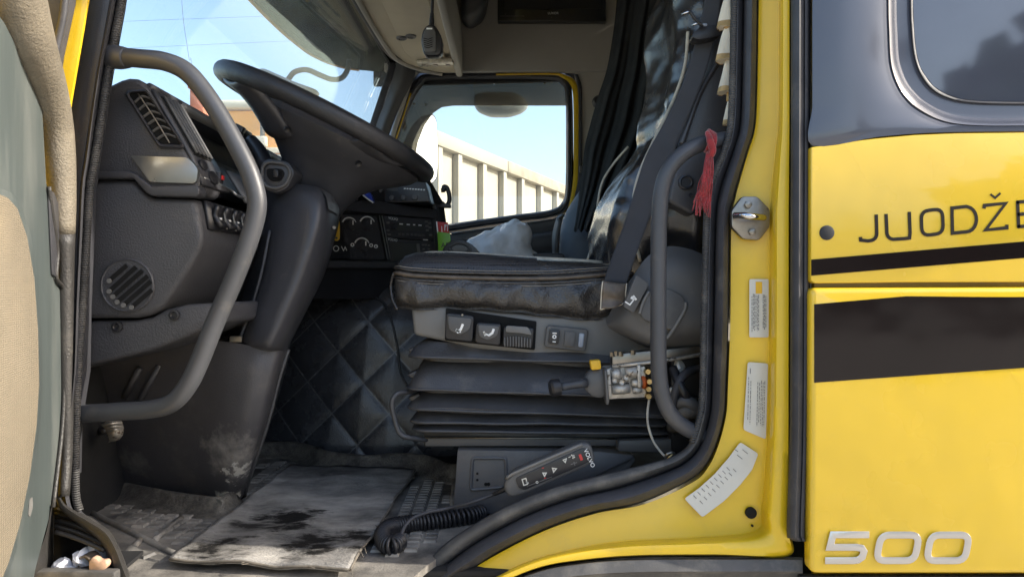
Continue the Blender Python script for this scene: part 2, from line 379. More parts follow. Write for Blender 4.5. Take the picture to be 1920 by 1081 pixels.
M['red'] = mat('red_print', (.52, .03, .03), .45, var=.1)
M['green'] = mat('green_packet', (.16, .42, .02), .4, var=.08)
M['blue'] = mat('blue_plastic', (.02, .05, .42), .35, var=.1)
M['orange'] = mat('orange_seal', (.62, .13, .03), .5, var=.2, vs=60)
M['brass'] = mat('brass', (.55, .40, .18), .32, metal=1, var=.2, vs=60)
M['red_yarn'] = mat('red_yarn', (.27, .011, .015), .8, var=.4, vs=90, bump=.8, bs=300, sheen=.4)
M['white_yarn'] = mat('cream_yarn', (.76, .69, .55), .85, var=.2, vs=30, bump=.9, bs=350, sheen=.3, aniso=(1, 1, .12))
M['tan_yarn'] = mat('tan_yarn', (.42, .29, .13), .9, var=.3, vs=50)
M['screen'] = mat('dark_screen', (.012, .013, .012), .35, var=.1, coat=.6)
M['lcd'] = mat('grey_green_display', (.060, .062, .058), .5, var=.1)
M['lens'] = mat('clear_lens', (.55, .50, .40), .15, var=.3, vs=60, coat=.6)
M['switch_blue'] = mat('pale_switch', (.25, .29, .36), .3, var=.1, coat=.4)
M['wood_orange'] = mat('orange_leather', (.52, .34, .23), .6, var=.2, vs=60)
M['glass'] = glass('window_glass', (.93, .96, .95), .9, film=.07)
M['smoke'] = glass('smoked_deflector', (.21, .20, .18), .8)
M['visor'] = glass('smoked_visor', (.13, .12, .075), .06, .2)
M['mirror'] = mat('mirror_glass', (.9, .92, .94), .03, metal=1, var=.01)
M['dark_window'] = mat('tinted_glass', (.05, .056, .075), .04, var=.1, coat=1, rv=.01)  # tinted glass, with the blue of mirrored sky put into its colour
def lattice(m, o, A, B, col, w=.02):
    "stitch thread along the two directions of a diamond quilt"
    N = m.node_tree.nodes; L = m.node_tree.links; b = N['Principled BSDF']; geo = N.new('ShaderNodeNewGeometry'); sx = N.new('ShaderNodeSeparateXYZ'); L.new(geo.outputs['Position'], sx.inputs[0]); D = A.x*B.y-A.y*B.x
    def mt(op, x, y=None):
        k = N.new('ShaderNodeMath'); k.operation = op
        for i, v in enumerate((x, y)):
            if v is None: continue
            if isinstance(v, (int, float)): k.inputs[i].default_value = v
            else: L.new(v, k.inputs[i])
        return k.outputs[0]
    X = mt('SUBTRACT', sx.outputs[0], o.x); Z = mt('SUBTRACT', sx.outputs[2], o.z); f = []
    for cx, cz in ((B.y/D, -B.x/D), (-A.y/D, A.x/D)):
        a = mt('ADD', mt('MULTIPLY', X, cx), mt('MULTIPLY', Z, cz)); f.append(mt('ABSOLUTE', mt('SUBTRACT', mt('FRACT', mt('ADD', a, .5)), .5)))
    k = mt('LESS_THAN', mt('MINIMUM', f[0], f[1]), w); x = N.new('ShaderNodeMix'); x.data_type = 'RGBA'; L.new(mt('MULTIPLY', k, .6), x.inputs[0]); L.new(b.inputs['Base Color'].links[0].from_socket, x.inputs[6]); x.inputs[7].default_value = (*col, 1); L.new(x.outputs[2], b.inputs['Base Color'])
    return m
M['tv_screen'] = mat('tv_screen', (.030, .030, .028), .4, var=.05)
M['plug'] = mat('plug_rubber', (.035, .036, .038), .7, var=.1, spec=.2)
# ================================================================ the surroundings
M['gravel'] = mat('pale_gravel', (.42, .38, .32), .9, var=.25, vs=2.5, bump=.6, bs=25, spec=.2)
g = mk('ground', [Vector((-300, -300, 0)), Vector((300, -300, 0)), Vector((300, 300, 0)), Vector((-300, 300, 0))], [[0, 1, 2, 3]], M['gravel'], smooth=0, org=Vector((0, 0, 0)))
setp(g, kind='structure')
# wood behind the photographer, mirrored in the dark glass and paint
M['leaf'] = mat('dark_foliage', (.045, .065, .022), .7, var=.5, vs=.6)
vs = []; fs = []
for k in range(11000):
    t = random.random(); x = 19+t*70; base = -46-3*math.sin(t*5)
    top = (13.2+(x-26)*.5 if x > 24 else 12.2*(x-18)/6)+.9*math.sin(t*31)+.6*math.sin(t*93+1); top = min(top, 24)
    p = Vector((x+random.gauss(0, 1), base+random.gauss(0, 2.2), top*random.random()**.55)); s = .5+random.random()*.7
    a = Vector((random.gauss(0, 1), random.gauss(0, 1), random.gauss(0, 1))).normalized(); b = a.orthogonal().normalized(); i = len(vs)
    vs += [p+a*s, p+b*s, p-a*s, p-b*s]; fs.append([i, i+1, i+2, i+3])
o = mk('far_wood', vs, fs, M['leaf'], smooth=0, org=Vector((40, -46, 0)))
setp(o, 'dark wooded bank far off, mirrored in the tinted side glass', 'wood', kind='stuff')
# ---- cream tipper trailer beside the truck
M['cream'] = mat('cream_paint', (.36, .33, .265), .6, var=.16, vs=1.5, rv=.1, dust=(.30, .26, .19), da=.3, ds=3)  # the trailer's own cream colour, with dust
M['cream_dirty'] = mat('weathered_cream_paint', (.33, .29, .22), .65, var=.3, vs=6, dust=(.28, .25, .20), da=.35, ds=5)
T0 = Vector((-.61, 4.9, 0)); TD = Vector((1.26, 3.06, 0)).normalized(); TN = Vector((TD.y, -TD.x, 0))
tr = thing('tipper_trailer', 'cream ribbed tipper trailer parked beyond the passenger window', 'trailer', T0)
def tpt(s, n, z): return T0+TD*s+TN*n+Vector((0, 0, z))
def tbox(name, s0, s1, n0, n1, z0, z1, m, parent=tr, bevel=.01):
    vs = [tpt(s, n, z) for s in (s0, s1) for n in (n0, n1) for z in (z0, z1)]
    return mk(name, vs, [[0, 1, 3, 2], [4, 6, 7, 5], [0, 4, 5, 1], [2, 3, 7, 6], [0, 2, 6, 4], [1, 5, 7, 3]], m, parent, 40, bevel=bevel)
RT = ZC+1.29
S0 = -.2
tbox('side_wall', S0, 5.2, -.06, 0, .95, RT-.06, M['cream'])
tbox('floor_beam', S0, 5.2, -2.3, -.02, .82, .95, M['cream_dirty'])
tbox('front_wall', S0-.05, S0, -2.3, 0, .95, RT-.1, M['cream'])
tbox('far_wall', S0, 5.2, -2.36, -2.3, .95, RT-.1, M['cream'])
for s0, s1 in ((S0, 1.32), (1.33, 5.2)): tbox('top_rail', s0, s1, -.03, .075, RT-.12, RT, M['cream_dirty'] if s0 > 0 else M['cream'])
tbox('middle_rail', S0, .27, .0, .07, ZC+.40, ZC+.50, M['cream'])
tbox('lower_rail', S0, 5.2, .0, .12, .95, 1.1, M['cream'])
# posts where the photo shows them: intersect the sight line with the wall
def srail(px):
    r = (px-960)/F; # (T0+TD*s) on the sight plane x = r*(y+D0)
    return (r*(T0.y+D0)-T0.x)/(TD.x-r*TD.y)
for px in (851, 898, 936.5, 971, 1007, 1037, 1061): 
    s = srail(px); tbox('post', s-.03, s+.05, .001, .062, 1.1, RT-.121, M['cream'])
for s in (-.1,): tbox('post', s-.03, s+.05, .001, .062, 1.1, RT-.121, M['cream'])
for s in (3.0, 4.2):
    for n in (-.35, -1.95):
        c = tpt(s, n, .48); lathe('wheel', c-TN*.14, TN, [(0, .2), (0, .44), (.03, .48), (.25, .48), (.28, .44), (.28, .22), (.2, .2)], M['rubber'], tr)
# ---- things in front of the truck, seen through the windscreen
M['loader'] = mat('orange_machine_paint', (.88, .36, .03), .4, var=.12, vs=1)
M['pale_roof'] = mat('pale_roof', (.72, .66, .52), .5, var=.08, vs=1)
M['brickred'] = mat('red_brick', (.42, .13, .06), .85, var=.2, vs=3)
lx, ly = -2.35, 5.36
ld = thing('loader', 'sunlit orange yard loader with pale roof beyond the windscreen', 'vehicle', (lx, ly, 0))
def lb(name, x0, x1, y0, y1, z0, z1, m, bev=.03):
    vs = [Vector((lx+x, ly+y, z)) for x in (x0, x1) for y in (y0, y1) for z in (z0, z1)]
    return mk(name, vs, [[0, 1, 3, 2], [4, 6, 7, 5], [0, 4, 5, 1], [2, 3, 7, 6], [0, 2, 6, 4], [1, 5, 7, 3]], m, ld, 40, bevel=bev, seg=3)
lb('body', -.32, .62, 0, 2.4, .5, 3.415, M['loader'], .03); lb('roof', -.34, .42, -.05, 2.3, 3.42, 3.50, M['pale_roof'], .035)
lb('side_rail', -.33, .63, -.03, -.002, 3.02, 3.07, M['pale_roof'], .004); lb('window', -.22, .5, -.012, -.002, 2.3, 2.95, M['dark_window'], .004)
lb('lamp_arm', .10, .13, -.10, -.04, 3.1, 3.34, M['black'], .01); lb('lamp', .05, .18, -.16, -.10, 3.05, 3.15, M['lens'], .02)
for y in (.5, 1.9): 
    for x in (-.42, .52): lathe('wheel', (Vector((lx+x, ly+y, .5))), (1, 0, 0), [(0, .2), (0, .45), (.03, .5), (.19, .5), (.22, .45), (.22, .2)], M['rubber'], ld)
cx, cy = -12.95, 28.6
ch = thing('chimney', 'rust red brick chimney stack rising beyond the dashboard', 'chimney', (cx, cy, 0))
def cb(name, sx, sy, z0, z1, m): return mk(name, [Vector((cx+x*sx/2, cy+y*sy/2, z)) for x in (-1, 1) for y in (-1, 1) for z in (z0, z1)], [[0, 1, 3, 2], [4, 6, 7, 5], [0, 4, 5, 1], [2, 3, 7, 6], [0, 2, 6, 4], [1, 5, 7, 3]], m, ch, 40, bevel=.02)
cb('stack', .55, .55, 0, 10.0, M['brickred']); cb('cap', .68, .68, 10.0, 10.25, M['brickred']); cb('flue_pot', .3, .3, 10.25, 10.6, M['brickred'])
M['wire'] = mat('dark_wire', (.05, .06, .07), .6)
for k, (a, b) in enumerate((((235, 38), (520, 28)), ((250, 92), (560, 70)))):
    tube('power_line', [W(a[0]-500, a[1]+22, 34), W((a[0]+b[0])/2, (a[1]+b[1])/2+2, 36), W(b[0]+500, b[1]-14, 38)], .006, M['wire'], seg=5, res=8)
    setp(C.objects[-1], ['thin power line high in the sky beyond the windscreen, the upper one', 'thin power line crossing the sky just above the grab handle, the lower one'][k], 'power line', 'power lines')
tube('reflected_line', [W(338, -60, 30), W(343, 30, 30), W(354, 108, 30), W(362, 190, 30), W(372, 900, 30)], .009, M['wire'], seg=5, res=6)  # thin tube standing in for a reflected line on the windscreen
setp(C.objects[-1], 'thin dark upright reflection line, built as a tube, against the sky behind the grab handle', 'wire')
# ================================================================ the cab
cab = thing('truck_cab', 'yellow truck cab with black trim seen side on through its open door', 'truck', (0, 1.15, .45))
def P(fn, name, *a, **k): return fn(name, *a, parent=cab, **k)
def quad(name, pts, m, parent=cab, th=.012, n=None):
    a = [V(p) for p in pts]; nn = (a[1]-a[0]).cross(a[2]-a[0]).normalized()*th
    return slab(name, a, 0, m, parent, dirv=nn, bevel=.002)
XF, XR, YF, ZR = -.86, 1.3, 2.34, ZC+1.72
# shell out of sight or half hidden
quad('floor_pan', [Vector((XF, .05, FZ-.02)), Vector((XR, .05, FZ-.02)), Vector((XR, YF, FZ-.02)), Vector((XF, YF, FZ-.02))], M['black_matte'])
quad('roof', [Vector((-.6, -.01, ZR)), Vector((XR, -.01, ZR)), Vector((XR, YF, ZR)), Vector((-.6, YF, ZR))], M['greige'])
quad('rear_wall', [Vector((XR, -.0, .9)), Vector((XR, YF, .9)), Vector((XR, YF, ZR)), Vector((XR, 0, ZR))], M['greige'])
quad('front_wall', [Vector((XF, .05, .7)), Vector((XF, YF, .7)), Vector((XF, YF, ZC+.28)), Vector((XF, .05, ZC+.28))], M['black_matte'])
quad('front_header', [Vector((-.57, .05, ZC+1.06)), Vector((-.57, YF, ZC+1.06)), Vector((-.57, YF, ZR)), Vector((-.57, .05, ZR))], M['greige'])
box('chassis', Vector((.2, 1.15, .95)), (2.0, 2.1, .5), M['black_matte'], cab, bevel=.02)
# near side above the door opening
quad('roof_side', [Vector((-.6, -.02, ZC+.74)), Vector((.50, -.02, ZC+.74)), Vector((.50, -.02, ZR)), Vector((-.6, -.02, ZR))], M['yellow'])
quad('sleeper_roof_side', [Vector((.50, -.02, ZC+.797)), Vector((XR, -.02, ZC+.797)), Vector((XR, -.02, ZR)), Vector((.50, -.02, ZR))], M['black_paint'])
# ---- door opening: seal and painted jamb
SI = [(1374, -240), (1372, -80), (1371.6, 0), (1369, 130), (1365, 233), (1353, 283), (1333, 333), (1323, 368), (1320, 420), (1315, 600), (1313, 720), (1309, 776), (1293, 828), (1265, 852), (1217, 868), (1125, 890), (1040, 912), (955, 945), (878, 988), (828, 1024), (768, 1081), (690, 1150), (560, 1205), (400, 1200), (300, 1150), (243, 1076), (226, 1028), (203, 994), (172, 972), (152, 955), (146, 925), (145, 850), (147, 700), (157, 573), (166, 430), (172, 345), (182, 290), (205, 145), (231, 0), (245, -100), (262, -240)]
SO = [(1424, -240), (1423, -80), (1421, 0), (1419, 130), (1415, 233), (1401, 283), (1386, 333), (1376, 370), (1368, 420), (1366, 600), (1361.5, 720), (1358, 776), (1343, 832), (1323, 872), (1292, 900), (1205, 941), (1116, 959), (1027, 989), (938, 1033), (895, 1060), (848, 1088), (760, 1160), (590, 1245), (390, 1240), (270, 1185), (212, 1085), (200, 1040), (182, 1010), (152, 985), (128, 962), (115, 925), (120, 850), (137, 700), (140, 573), (146, 430), (150, 345), (158, 290), (180, 130), (205, 0), (220, -100), (238, -240)]
SP = [(0, .13), (.02, .088), (.12, .074), (.26, .071), (.40, .078), (.46, .092), (.5, .074), (.62, .052), (.78, .045), (.92, .055), (1, .085)]
strip('door_seal', SI, SO, SP, M['rubber'], cab, n=7)
strip('sill_seal_flange', SI[11:27], SO[11:27], [(.03, .0845), (.12, .0725), (.26, .0695), (.39, .0765), (.44, .088)], M['rubber_dusty'], cab, n=7)
# ribbed lip of the seal
tube('seal_lip', [W(a[0]*.9+b[0]*.1, a[1]*.9+b[1]*.1, .075) for a, b in zip(SI[:13], SO[:13])], .006, M['ribbed'], cab, seg=6, res=5)
tube('seal_lip', [W(a[0]*.88+b[0]*.12, a[1]*.88+b[1]*.12, .073) for a, b in zip(SI[29:], SO[29:])], .007, M['ribbed'], cab, seg=6, res=5)
JA = SO[:18]+[(938, 1033), (848, 1088), (780, 1140)]
JB = [(1482, -240), (1482, -80), (1482, 0), (1482, 130), (1482, 233), (1482, 283), (1482, 333), (1482, 370), (1482, 420), (1482, 600), (1482, 720), (1482, 800), (1482, 900), (1481, 990), (1478, 1042), (1340, 1041), (1200, 1042), (1100, 1049), (1010, 1064), (915, 1105), (830, 1160)]
strip('door_jamb', JA, JB, [(0, .10), (.03, .072), (.2, .066), (.45, .062), (.66, .058), (.69, .050), (.74, .020), (.78, .014), (.88, .012), (.97, .012), (1, .03)], M['yellow_jamb'], cab, n=8)
strip('sill_trim', [(1505, 1043), (1340, 1043), (1200, 1044), (1100, 1051), (1010, 1067), (915, 1108), (830, 1163)], [(1505, 1180), (1340, 1180), (1200, 1180), (1100, 1180), (1010, 1190), (915, 1220), (830, 1250)], [(0, .04), (.04, .005), (.2, -.004), (.24, .01), (.5, .012), (1, .02)], M['rubber_dusty'], cab, n=5)
lathe('drain_hole', (1409, 961.5, .053), (0, 1, 0), [(0, .0092), (.006, .0092)], M['hole'], cab, seg=20)
lathe('small_hole', (1411, 985, .053), (0, 1, 0), [(0, .002), (.003, .002)], M['hole'], cab, seg=10)
# body gasket between jamb and side panel
GA = [(1482, -240), (1482, 200), (1481, 500), (1480, 800), (1474, 985), (1480, 1008), (1492, 1014)]
GB = [(1521, -240), (1520, 200), (1519, 500), (1517, 800), (1512, 985), (1512, 1008), (1512, 1014)]
strip('body_gasket', GA, GB, [(0, .03), (.04, .0), (.2, -.014), (.45, -.019), (.62, -.013), (.68, -.008), (.72, -.012), (.85, -.012), (.95, .0), (1, .03)], M['rubber'], cab, n=6)
# ---- outer side behind the door
YP = -.02
def arc_outline(): return
up = [(1523, 274), (1580, 265), (1640, 258), (1715, 251), (1790, 248), (1920, 246.5), (2150, 246), (2800, 246)]
WI = [(1665, -420), (1665, -200), (1665, 0), (1666.5, 60), (1669, 111), (1675, 140), (1686, 166), (1700, 186), (1719, 203), (1755, 223), (1794, 233), (1847, 236.5), (1920, 236.5), (2100, 236), (2500, 236)]
# flat part of the black panel left of and below the window recess
a = [W(x, y, YP) for x, y in WI]; bl = [(1523, -420), (1523, -300), (1523, -150), (1523, -50), (1523, 50), (1523, 110), (1523, 160), (1523, 200), (1523, 274), (1640, 258), (1715, 251), (1790, 248), (1920, 246.5), (2150, 246), (2500, 246)]
strip('upper_side_panel', bl, WI, [(0, YP+.05), (.001, YP+.002), (.03, YP), (.5, YP), (.97, YP), (1, YP+.003)], M['black_paint'], cab, n=5)
WJ = [(1681, -420), (1681, -200), (1681, 0), (1682.5, 58), (1685.5, 108), (1692, 134), (1702, 156), (1716, 174), (1734, 190), (1765, 207), (1800, 217), (1850, 221), (1920, 221), (2100, 221), (2500, 221)]
strip('window_recess_edge', WI, WJ, [(0, YP+.003), (.08, YP-.001), (.2, YP+.001), (.9, YP+.020), (1, YP+.024)], M['black_paint'], cab, n=5)
WK = [(1706, -420), (1706, -200), (1706, 0), (1708, 55), (1712, 97), (1719, 125), (1729, 147), (1744, 166), (1765, 180), (1797, 190), (1830, 194), (1870, 195.5), (1920, 196), (2100, 196), (2500, 196)]
strip('window_surround', WJ, WK, [(0, YP+.024), (.5, YP+.025), (1, YP+.026)], M['black_paint'], cab, n=5)
WL = [(x+6 if i < 9 else x+2, y if i < 6 else y-5) for i, (x, y) in enumerate(WK)]
strip('window_gasket', WK, WL, [(0, YP+.026), (.3, YP+.021), (.7, YP+.021), (1, YP+.03)], M['rubber'], cab, n=5)
slab('side_window', [(x, y) for x, y in WL]+[(2500, -420)], .006, M['dark_window'], cab, Y=YP+.028, bevel=0)
slab('yellow_side_panel', [(1520.5, 276)]+[(x, y+1.5) for x, y in up]+[(2800, 527), (1700, 529), (1528, 531), (1520.5, 526)], .03, M['yellow'], cab, Y=YP, bevel=.003, seg=3)
lo = slab('lower_side_panel', rnd([(1519.5, 539), (2800, 535), (2800, 1076), (1519.5, 1076)], [14, 0, 0, 16], 5), .03, M['yellow'], cab, Y=YP-.004, bevel=.009, seg=4)
quad('side_backing', [(1526, -420, .02), (2800, -420, .02), (2800, 1090, .02), (1526, 1090, .02)], M['yellow_jamb'])
quad('skirt', [(1500, 1079, 0.0), (2800, 1079, 0.0), (2800, 1500, 0.0), (1500, 1500, 0.0)], M['black_matte'])
e = .0012
slab('pin_stripe', [(1521.5, 486.5), (1920, 452.5), (2500, 403), (2500, 434), (1920, 483.5), (1521.5, 516.5)], .001, M['stripe'], cab, Y=YP-e, bevel=0)
slab('wide_stripe', [(1527, 570), (1700, 555), (1850, 556.5), (1920, 556.5), (2500, 556), (2500, 640), (1920, 689), (1527, 717)], .001, M['stripe'], cab, Y=YP-.004-e, bevel=0)
lathe('rubber_plug', (1551.5, 436, YP-.003), (0, 1, 0), [(0, .009), (.001, .0113), (.0035, .0115)], M['plug'], cab, seg=28)
# lettering
Lt = YP-.0012
def arc(cx, cy, rx, ry, a0, a1, n=7): return [(cx+rx*math.cos(math.radians(a0+(a1-a0)*k/n)), cy+ry*math.sin(math.radians(a0+(a1-a0)*k/n))) for k in range(n+1)]
sh = lambda L: L
def letter(lines, w=6.5): return stroke('letter', lines, w, Lt, .001, M['ink_brown'], cab)
letter([[(1643, 402), (1644, 436)]+arc(1631, 438, 13, 13, 0, 75)+[(1627, 451.5), (1614, 450), (1613.5, 444)]])
letter([[(1661.5, 401), (1663, 436)]+arc(1676, 436, 13, 12.5, 180, 95)+[(1698, 447)]+[(1705.5, 446), (1706.5, 437), (1705, 397)]])
letter([rnd([(1727, 396), (1767, 391), (1769, 437), (1729, 442)], 15, 5)+[rnd([(1727, 396), (1767, 391), (1769, 437), (1729, 442)], 15, 5)[0]]])
D = [(1786, 437), (1785, 390), (1812, 387)]+arc(1812, 411, 19, 23.5, -80, 70, 9)+[(1812, 434.5), (1786, 437)]
letter([D])
letter([[(1845, 391), (1846, 385), (1886, 381), (1848, 431), (1888, 427), (1888, 421)], ([(1857, 364), (1866, 371), (1876, 362)], 4)])
letter([[(1908, 377), (1910, 427)], [(1906, 379), (1948, 375.5)], [(1908, 402), (1942, 399)], [(1908, 425), (1950, 421.5)]])
# chrome model numerals
M['badge'] = mat('badge_silver', (.55, .54, .53), .30, metal=.9, var=.05)
def numeral(lines): return stroke('numeral', lines, 13, YP-.009, .006, M['badge'], cab, bevel=.0016)
def zero(x): 
    q = rnd([(x+12, 1002), (x+84, 1002), (x+75, 1050), (x+3, 1050)], 17, 5); return [q+[q[0]]]
numeral([[(1630, 1001.5), (1562, 1001.5), (1556, 1025), (1606, 1025), (1616, 1027), (1620, 1033), (1617, 1043), (1609, 1049), (1600, 1050), (1547, 1050)]])
numeral(zero(1640)); numeral(zero(1734))
# stickers on the jamb
def jamb_sticker(name, pts, Y, lines, lab=None):
    s = slab(name, pts, .0008, M['sticker'], cab, Y=Y, bevel=0)
    out = []
    for L in lines:
        (x0, y0), (x1, y1) = L; n = math.hypot(x1-x0, y1-y0); t = 0
        if n < 14: out.append(L); continue
        while t < n:
            w = min(random.uniform(2, 8), n-t); out.append([(x0+(x1-x0)*t/n, y0+(y1-y0)*t/n), (x0+(x1-x0)*(t+w)/n, y0+(y1-y0)*(t+w)/n)]); t += w+random.uniform(1.2, 2.6)
    stroke('print', out, 1.2, Y-.0006, .0004, M['ink_pale'], s)
    return s
s = jamb_sticker('sticker', rect(1405, 523, 1441, 632, 3), .0555, [[(x, 550+random.random()*6), (x, 622-random.random()*12)] for x in (1410, 1412.5, 1415, 1417.5, 1420, 1422.5, 1431, 1433.5, 1436)])
slab('printed_block', [(1417, 528), (1429, 528), (1429, 550), (1417, 550)], .0004, M['label_yellow'], s, Y=.0548, bevel=0)
jamb_sticker('sticker', rnd([(1402, 678), (1440, 681), (1436, 823), (1394, 805)], 5), .0555, [[(x, 700+random.random()*20), (x-2, 800-random.random()*14)] for x in (1404, 1408, 1421, 1424.5, 1428, 1431, 1434)]+[[(1407, 690), (1407, 700)]])
ct = [(1388, 828), (1422, 850), (1410, 880), (1388, 908), (1358, 938), (1317, 969), (1283, 934), (1310, 915), (1340, 888), (1366, 858)]
jamb_sticker('sticker', rnd(ct, 5, 3), .0555, [[(1300+26*t, 928-22*t), (1306+26*t, 934-22*t)] for t in [k*.3 for k in range(9)]]+[[(1312+26*t, 938-25*t), (1318+26*t, 944-25*t)] for t in [k*.3 for k in range(9)]]+[[(1378, 842), (1384, 846)], [(1392, 842), (1402, 850)], [(1382, 852), (1392, 860)]])
# striker plate
st = slab('striker_plate', rnd([(1372, 395), (1392, 368), (1420, 368), (1444, 392), (1444, 425), (1424, 450), (1394, 448), (1372, 425)], 5), .012, M['steel'], cab, Y=.042, bevel=.002)
tube('striker_pin', [(1378, 404, .03), (1396, 404, .01), (1412, 406, .008), (1432, 408, .028)], .0055, M['chrome'], st, seg=10)
for x, y in ((1404, 383), (1412, 434)): lathe('bolt', (x, y, .036), (0, 1, 0), [(0, .004), (.001, .0062), (.006, .0064)], M['steel'], st, seg=6)
# ---- front pillar strips by the hinge
YA = .035
slab('pillar_panel', [(168, -240), (240, -240), (206, 0), (182, 130), (158, 290), (150, 345), (146, 430), (140, 573), (138, 700), (122, 800), (120, 900), (95, 900), (100, 600), (112, 400), (133, 187), (160, 20)], .05, M['plastic_smooth'], cab, Y=YA+.02, bevel=.002)
slab('front_pillar', [(170, -240), (165, 0), (133, 187), (118, 300), (85, 300), (60, -240)], .005, M['yellow'], cab, Y=YA-.01, bevel=.001)
slab('hinge_gasket', [(140, -240), (130, 0), (108, 100), (95, 200), (20, 200), (30, -240)], .02, M['rubber'], cab, Y=YA-.03, bevel=.004)
tube('hinge_gasket', [(128, -200, .0), (122, 0, .0), (104, 100, .0), (98, 180, .0)], .006, M['rubber'], cab, seg=8)
# ---- far side
YW = 2.26
slab('upper_wall_panel', [(720, -138), (1500, -138), (1500, 135), (720, 135)], .03, M['greige'], cab, Y=YW-.02, bevel=.01, seg=3)
slab('rear_pillar_trim', [(1076, 128), (1500, 128), (1500, 600), (1040, 600), (1072, 420), (1082, 330), (1084, 180)], .03, M['greige'], cab, Y=YW-.01, bevel=.008, seg=3)
WIN = [(742, 440), (737, 340), (747, 262), (772, 195), (792, 162), (812, 151), (920, 149), (1030, 150), (1052, 158), (1060, 180), (1061, 270), (1060, 350), (1054, 378), (1032, 393), (960, 403), (845, 419), (780, 430)]
WOUT = [(718, 452), (718, 340), (728, 255), (754, 175), (778, 143), (808, 134), (920, 132), (1038, 133), (1064, 144), (1073, 175), (1075, 270), (1074, 355), (1066, 392), (1036, 410), (960, 420), (845, 438), (780, 452)]
def ring(name, A, B, prof, m, parent=cab, n=5):
    a = spl([Vector((*p, 0)) for p in A], n, True); b = spl([Vector((*p, 0)) for p in B], n, True)
    return gridmesh(name, [[W(p.lerp(q, t).x, p.lerp(q, t).y, Y) for t, Y in prof] for p, q in zip(a, b)], m, parent, closed_v=True)
ring('far_window_frame', WIN, WOUT, [(0, YW+.05), (.05, YW+.02), (.3, YW+.0), (.5, YW+.0), (.55, YW+.01), (.75, YW-.005), (1, YW+.03)], M['plastic_smooth'])
slab('far_window', [tuple(p)[:2] for p in spl([Vector((*p, 0)) for p in WIN], 4, True)], .005, M['glass'], cab, Y=YW+.04, bevel=0)
slab('wind_deflector', [(1062, 150), (1062, 198), (960, 198), (850, 198), (828, 201), (812, 212), (796, 235), (784, 265), (776, 305), (772, 350), (735, 350), (747, 255), (772, 190), (792, 158), (812, 148)], .004, M['smoke'], cab, Y=YW+.085, bevel=0)
for x, y in ((832, 156), (1021, 156), (776, 195), (798, 196)): box('deflector_clip', (x, y, YW+.078), (.012, .008, .012), M['steel'], cab)
lathe('deflector_rivet', (926.5, 156, YW+.07), (0, -1, 0), [(0, .006), (.006, .005), (.008, .002)], M['white'], cab, seg=10)
JY = [(930, 142), (1030, 141), (1052, 146), (1067, 158), (1074, 185), (1075, 300), (1072, 350), (1064, 392), (1052, 420)]
JZ = [(930, 138), (1036, 137), (1062, 141), (1079, 153), (1085, 182), (1085, 300), (1082, 352), (1070, 396), (1058, 426)]
strip('far_jamb', JY, JZ, [(0, YW+.04), (.1, YW-.014), (.5, YW-.016), (.9, YW-.014), (1, YW)], M['yellow_jamb'], cab)
KY = [(1085, 140), (1092, 160), (1093, 182), (1093, 300), (1090, 352), (1078, 400)]; KX = [(1076, 138), (1082, 155), (1085, 182), (1085, 300), (1082, 352), (1070, 396)]
strip('far_door_seal', KX, KY, [(0, YW-.01), (.2, YW-.024), (.6, YW-.024), (1, YW+.0)], M['rubber'], cab)
slab('far_door_header', [(700, 134), (1080, 134), (1080, 150), (700, 160)], .03, M['black_matte'], cab, Y=YW+.035)
slab('far_door_panel', [(690, 470), (845, 438), (960, 420), (1036, 410), (1066, 396), (1078, 420), (1078, 760), (690, 760)], .05, M['plastic_smooth'], cab, Y=YW-.02, bevel=.012, seg=3)
patch('far_door_armrest', [[(840, 452, YW-.02), (960, 440, YW-.02), (1040, 432, YW-.02)], [(840, 458, YW-.09), (960, 447, YW-.09), (1040, 438, YW-.07)], [(840, 480, YW-.10), (960, 472, YW-.10), (1040, 462, YW-.08)], [(840, 510, YW-.05), (960, 505, YW-.05), (1040, 495, YW-.04)]], M['plastic'], cab)
tube('far_sill_chrome', [(846, 437, YW-.025), (960, 421, YW-.028), (1036, 411, YW-.026)], .003, M['silver'], cab, seg=6)
# far front pillar
slab('far_windscreen_rubber', [(729, 100), (741, 100), (741, 128), (703, 243), (690, 240), (727, 128)], .04, M['rubber'], cab, Y=YW-.03, bevel=.006)
patch('far_pillar_trim', [[(741, 90, YW-.03), (757, 95, YW-.06), (776, 105, YW-.03)], [(741, 128, YW-.03), (758, 132, YW-.06), (778, 142, YW-.03)], [(722, 190, YW-.03), (735, 195, YW-.06), (750, 200, YW-.03)], [(703, 243, YW-.03), (715, 250, YW-.06), (727, 262, YW-.03)], [(690, 330, YW-.03), (700, 330, YW-.06), (712, 330, YW-.03)]], M['dark_grey'], cab)
tube('far_pillar_seal', [(782, 134, YW-.02), (770, 150, YW-.02), (752, 205, YW-.02), (735, 262, YW-.02), (728, 330, YW-.02)], .011, M['greige'], cab, seg=8)
tube('far_jamb_edge', [(770, 175, YW+.0), (755, 222, YW+.0), (740, 268, YW+.0)], .004, M['yellow'], cab, seg=6)
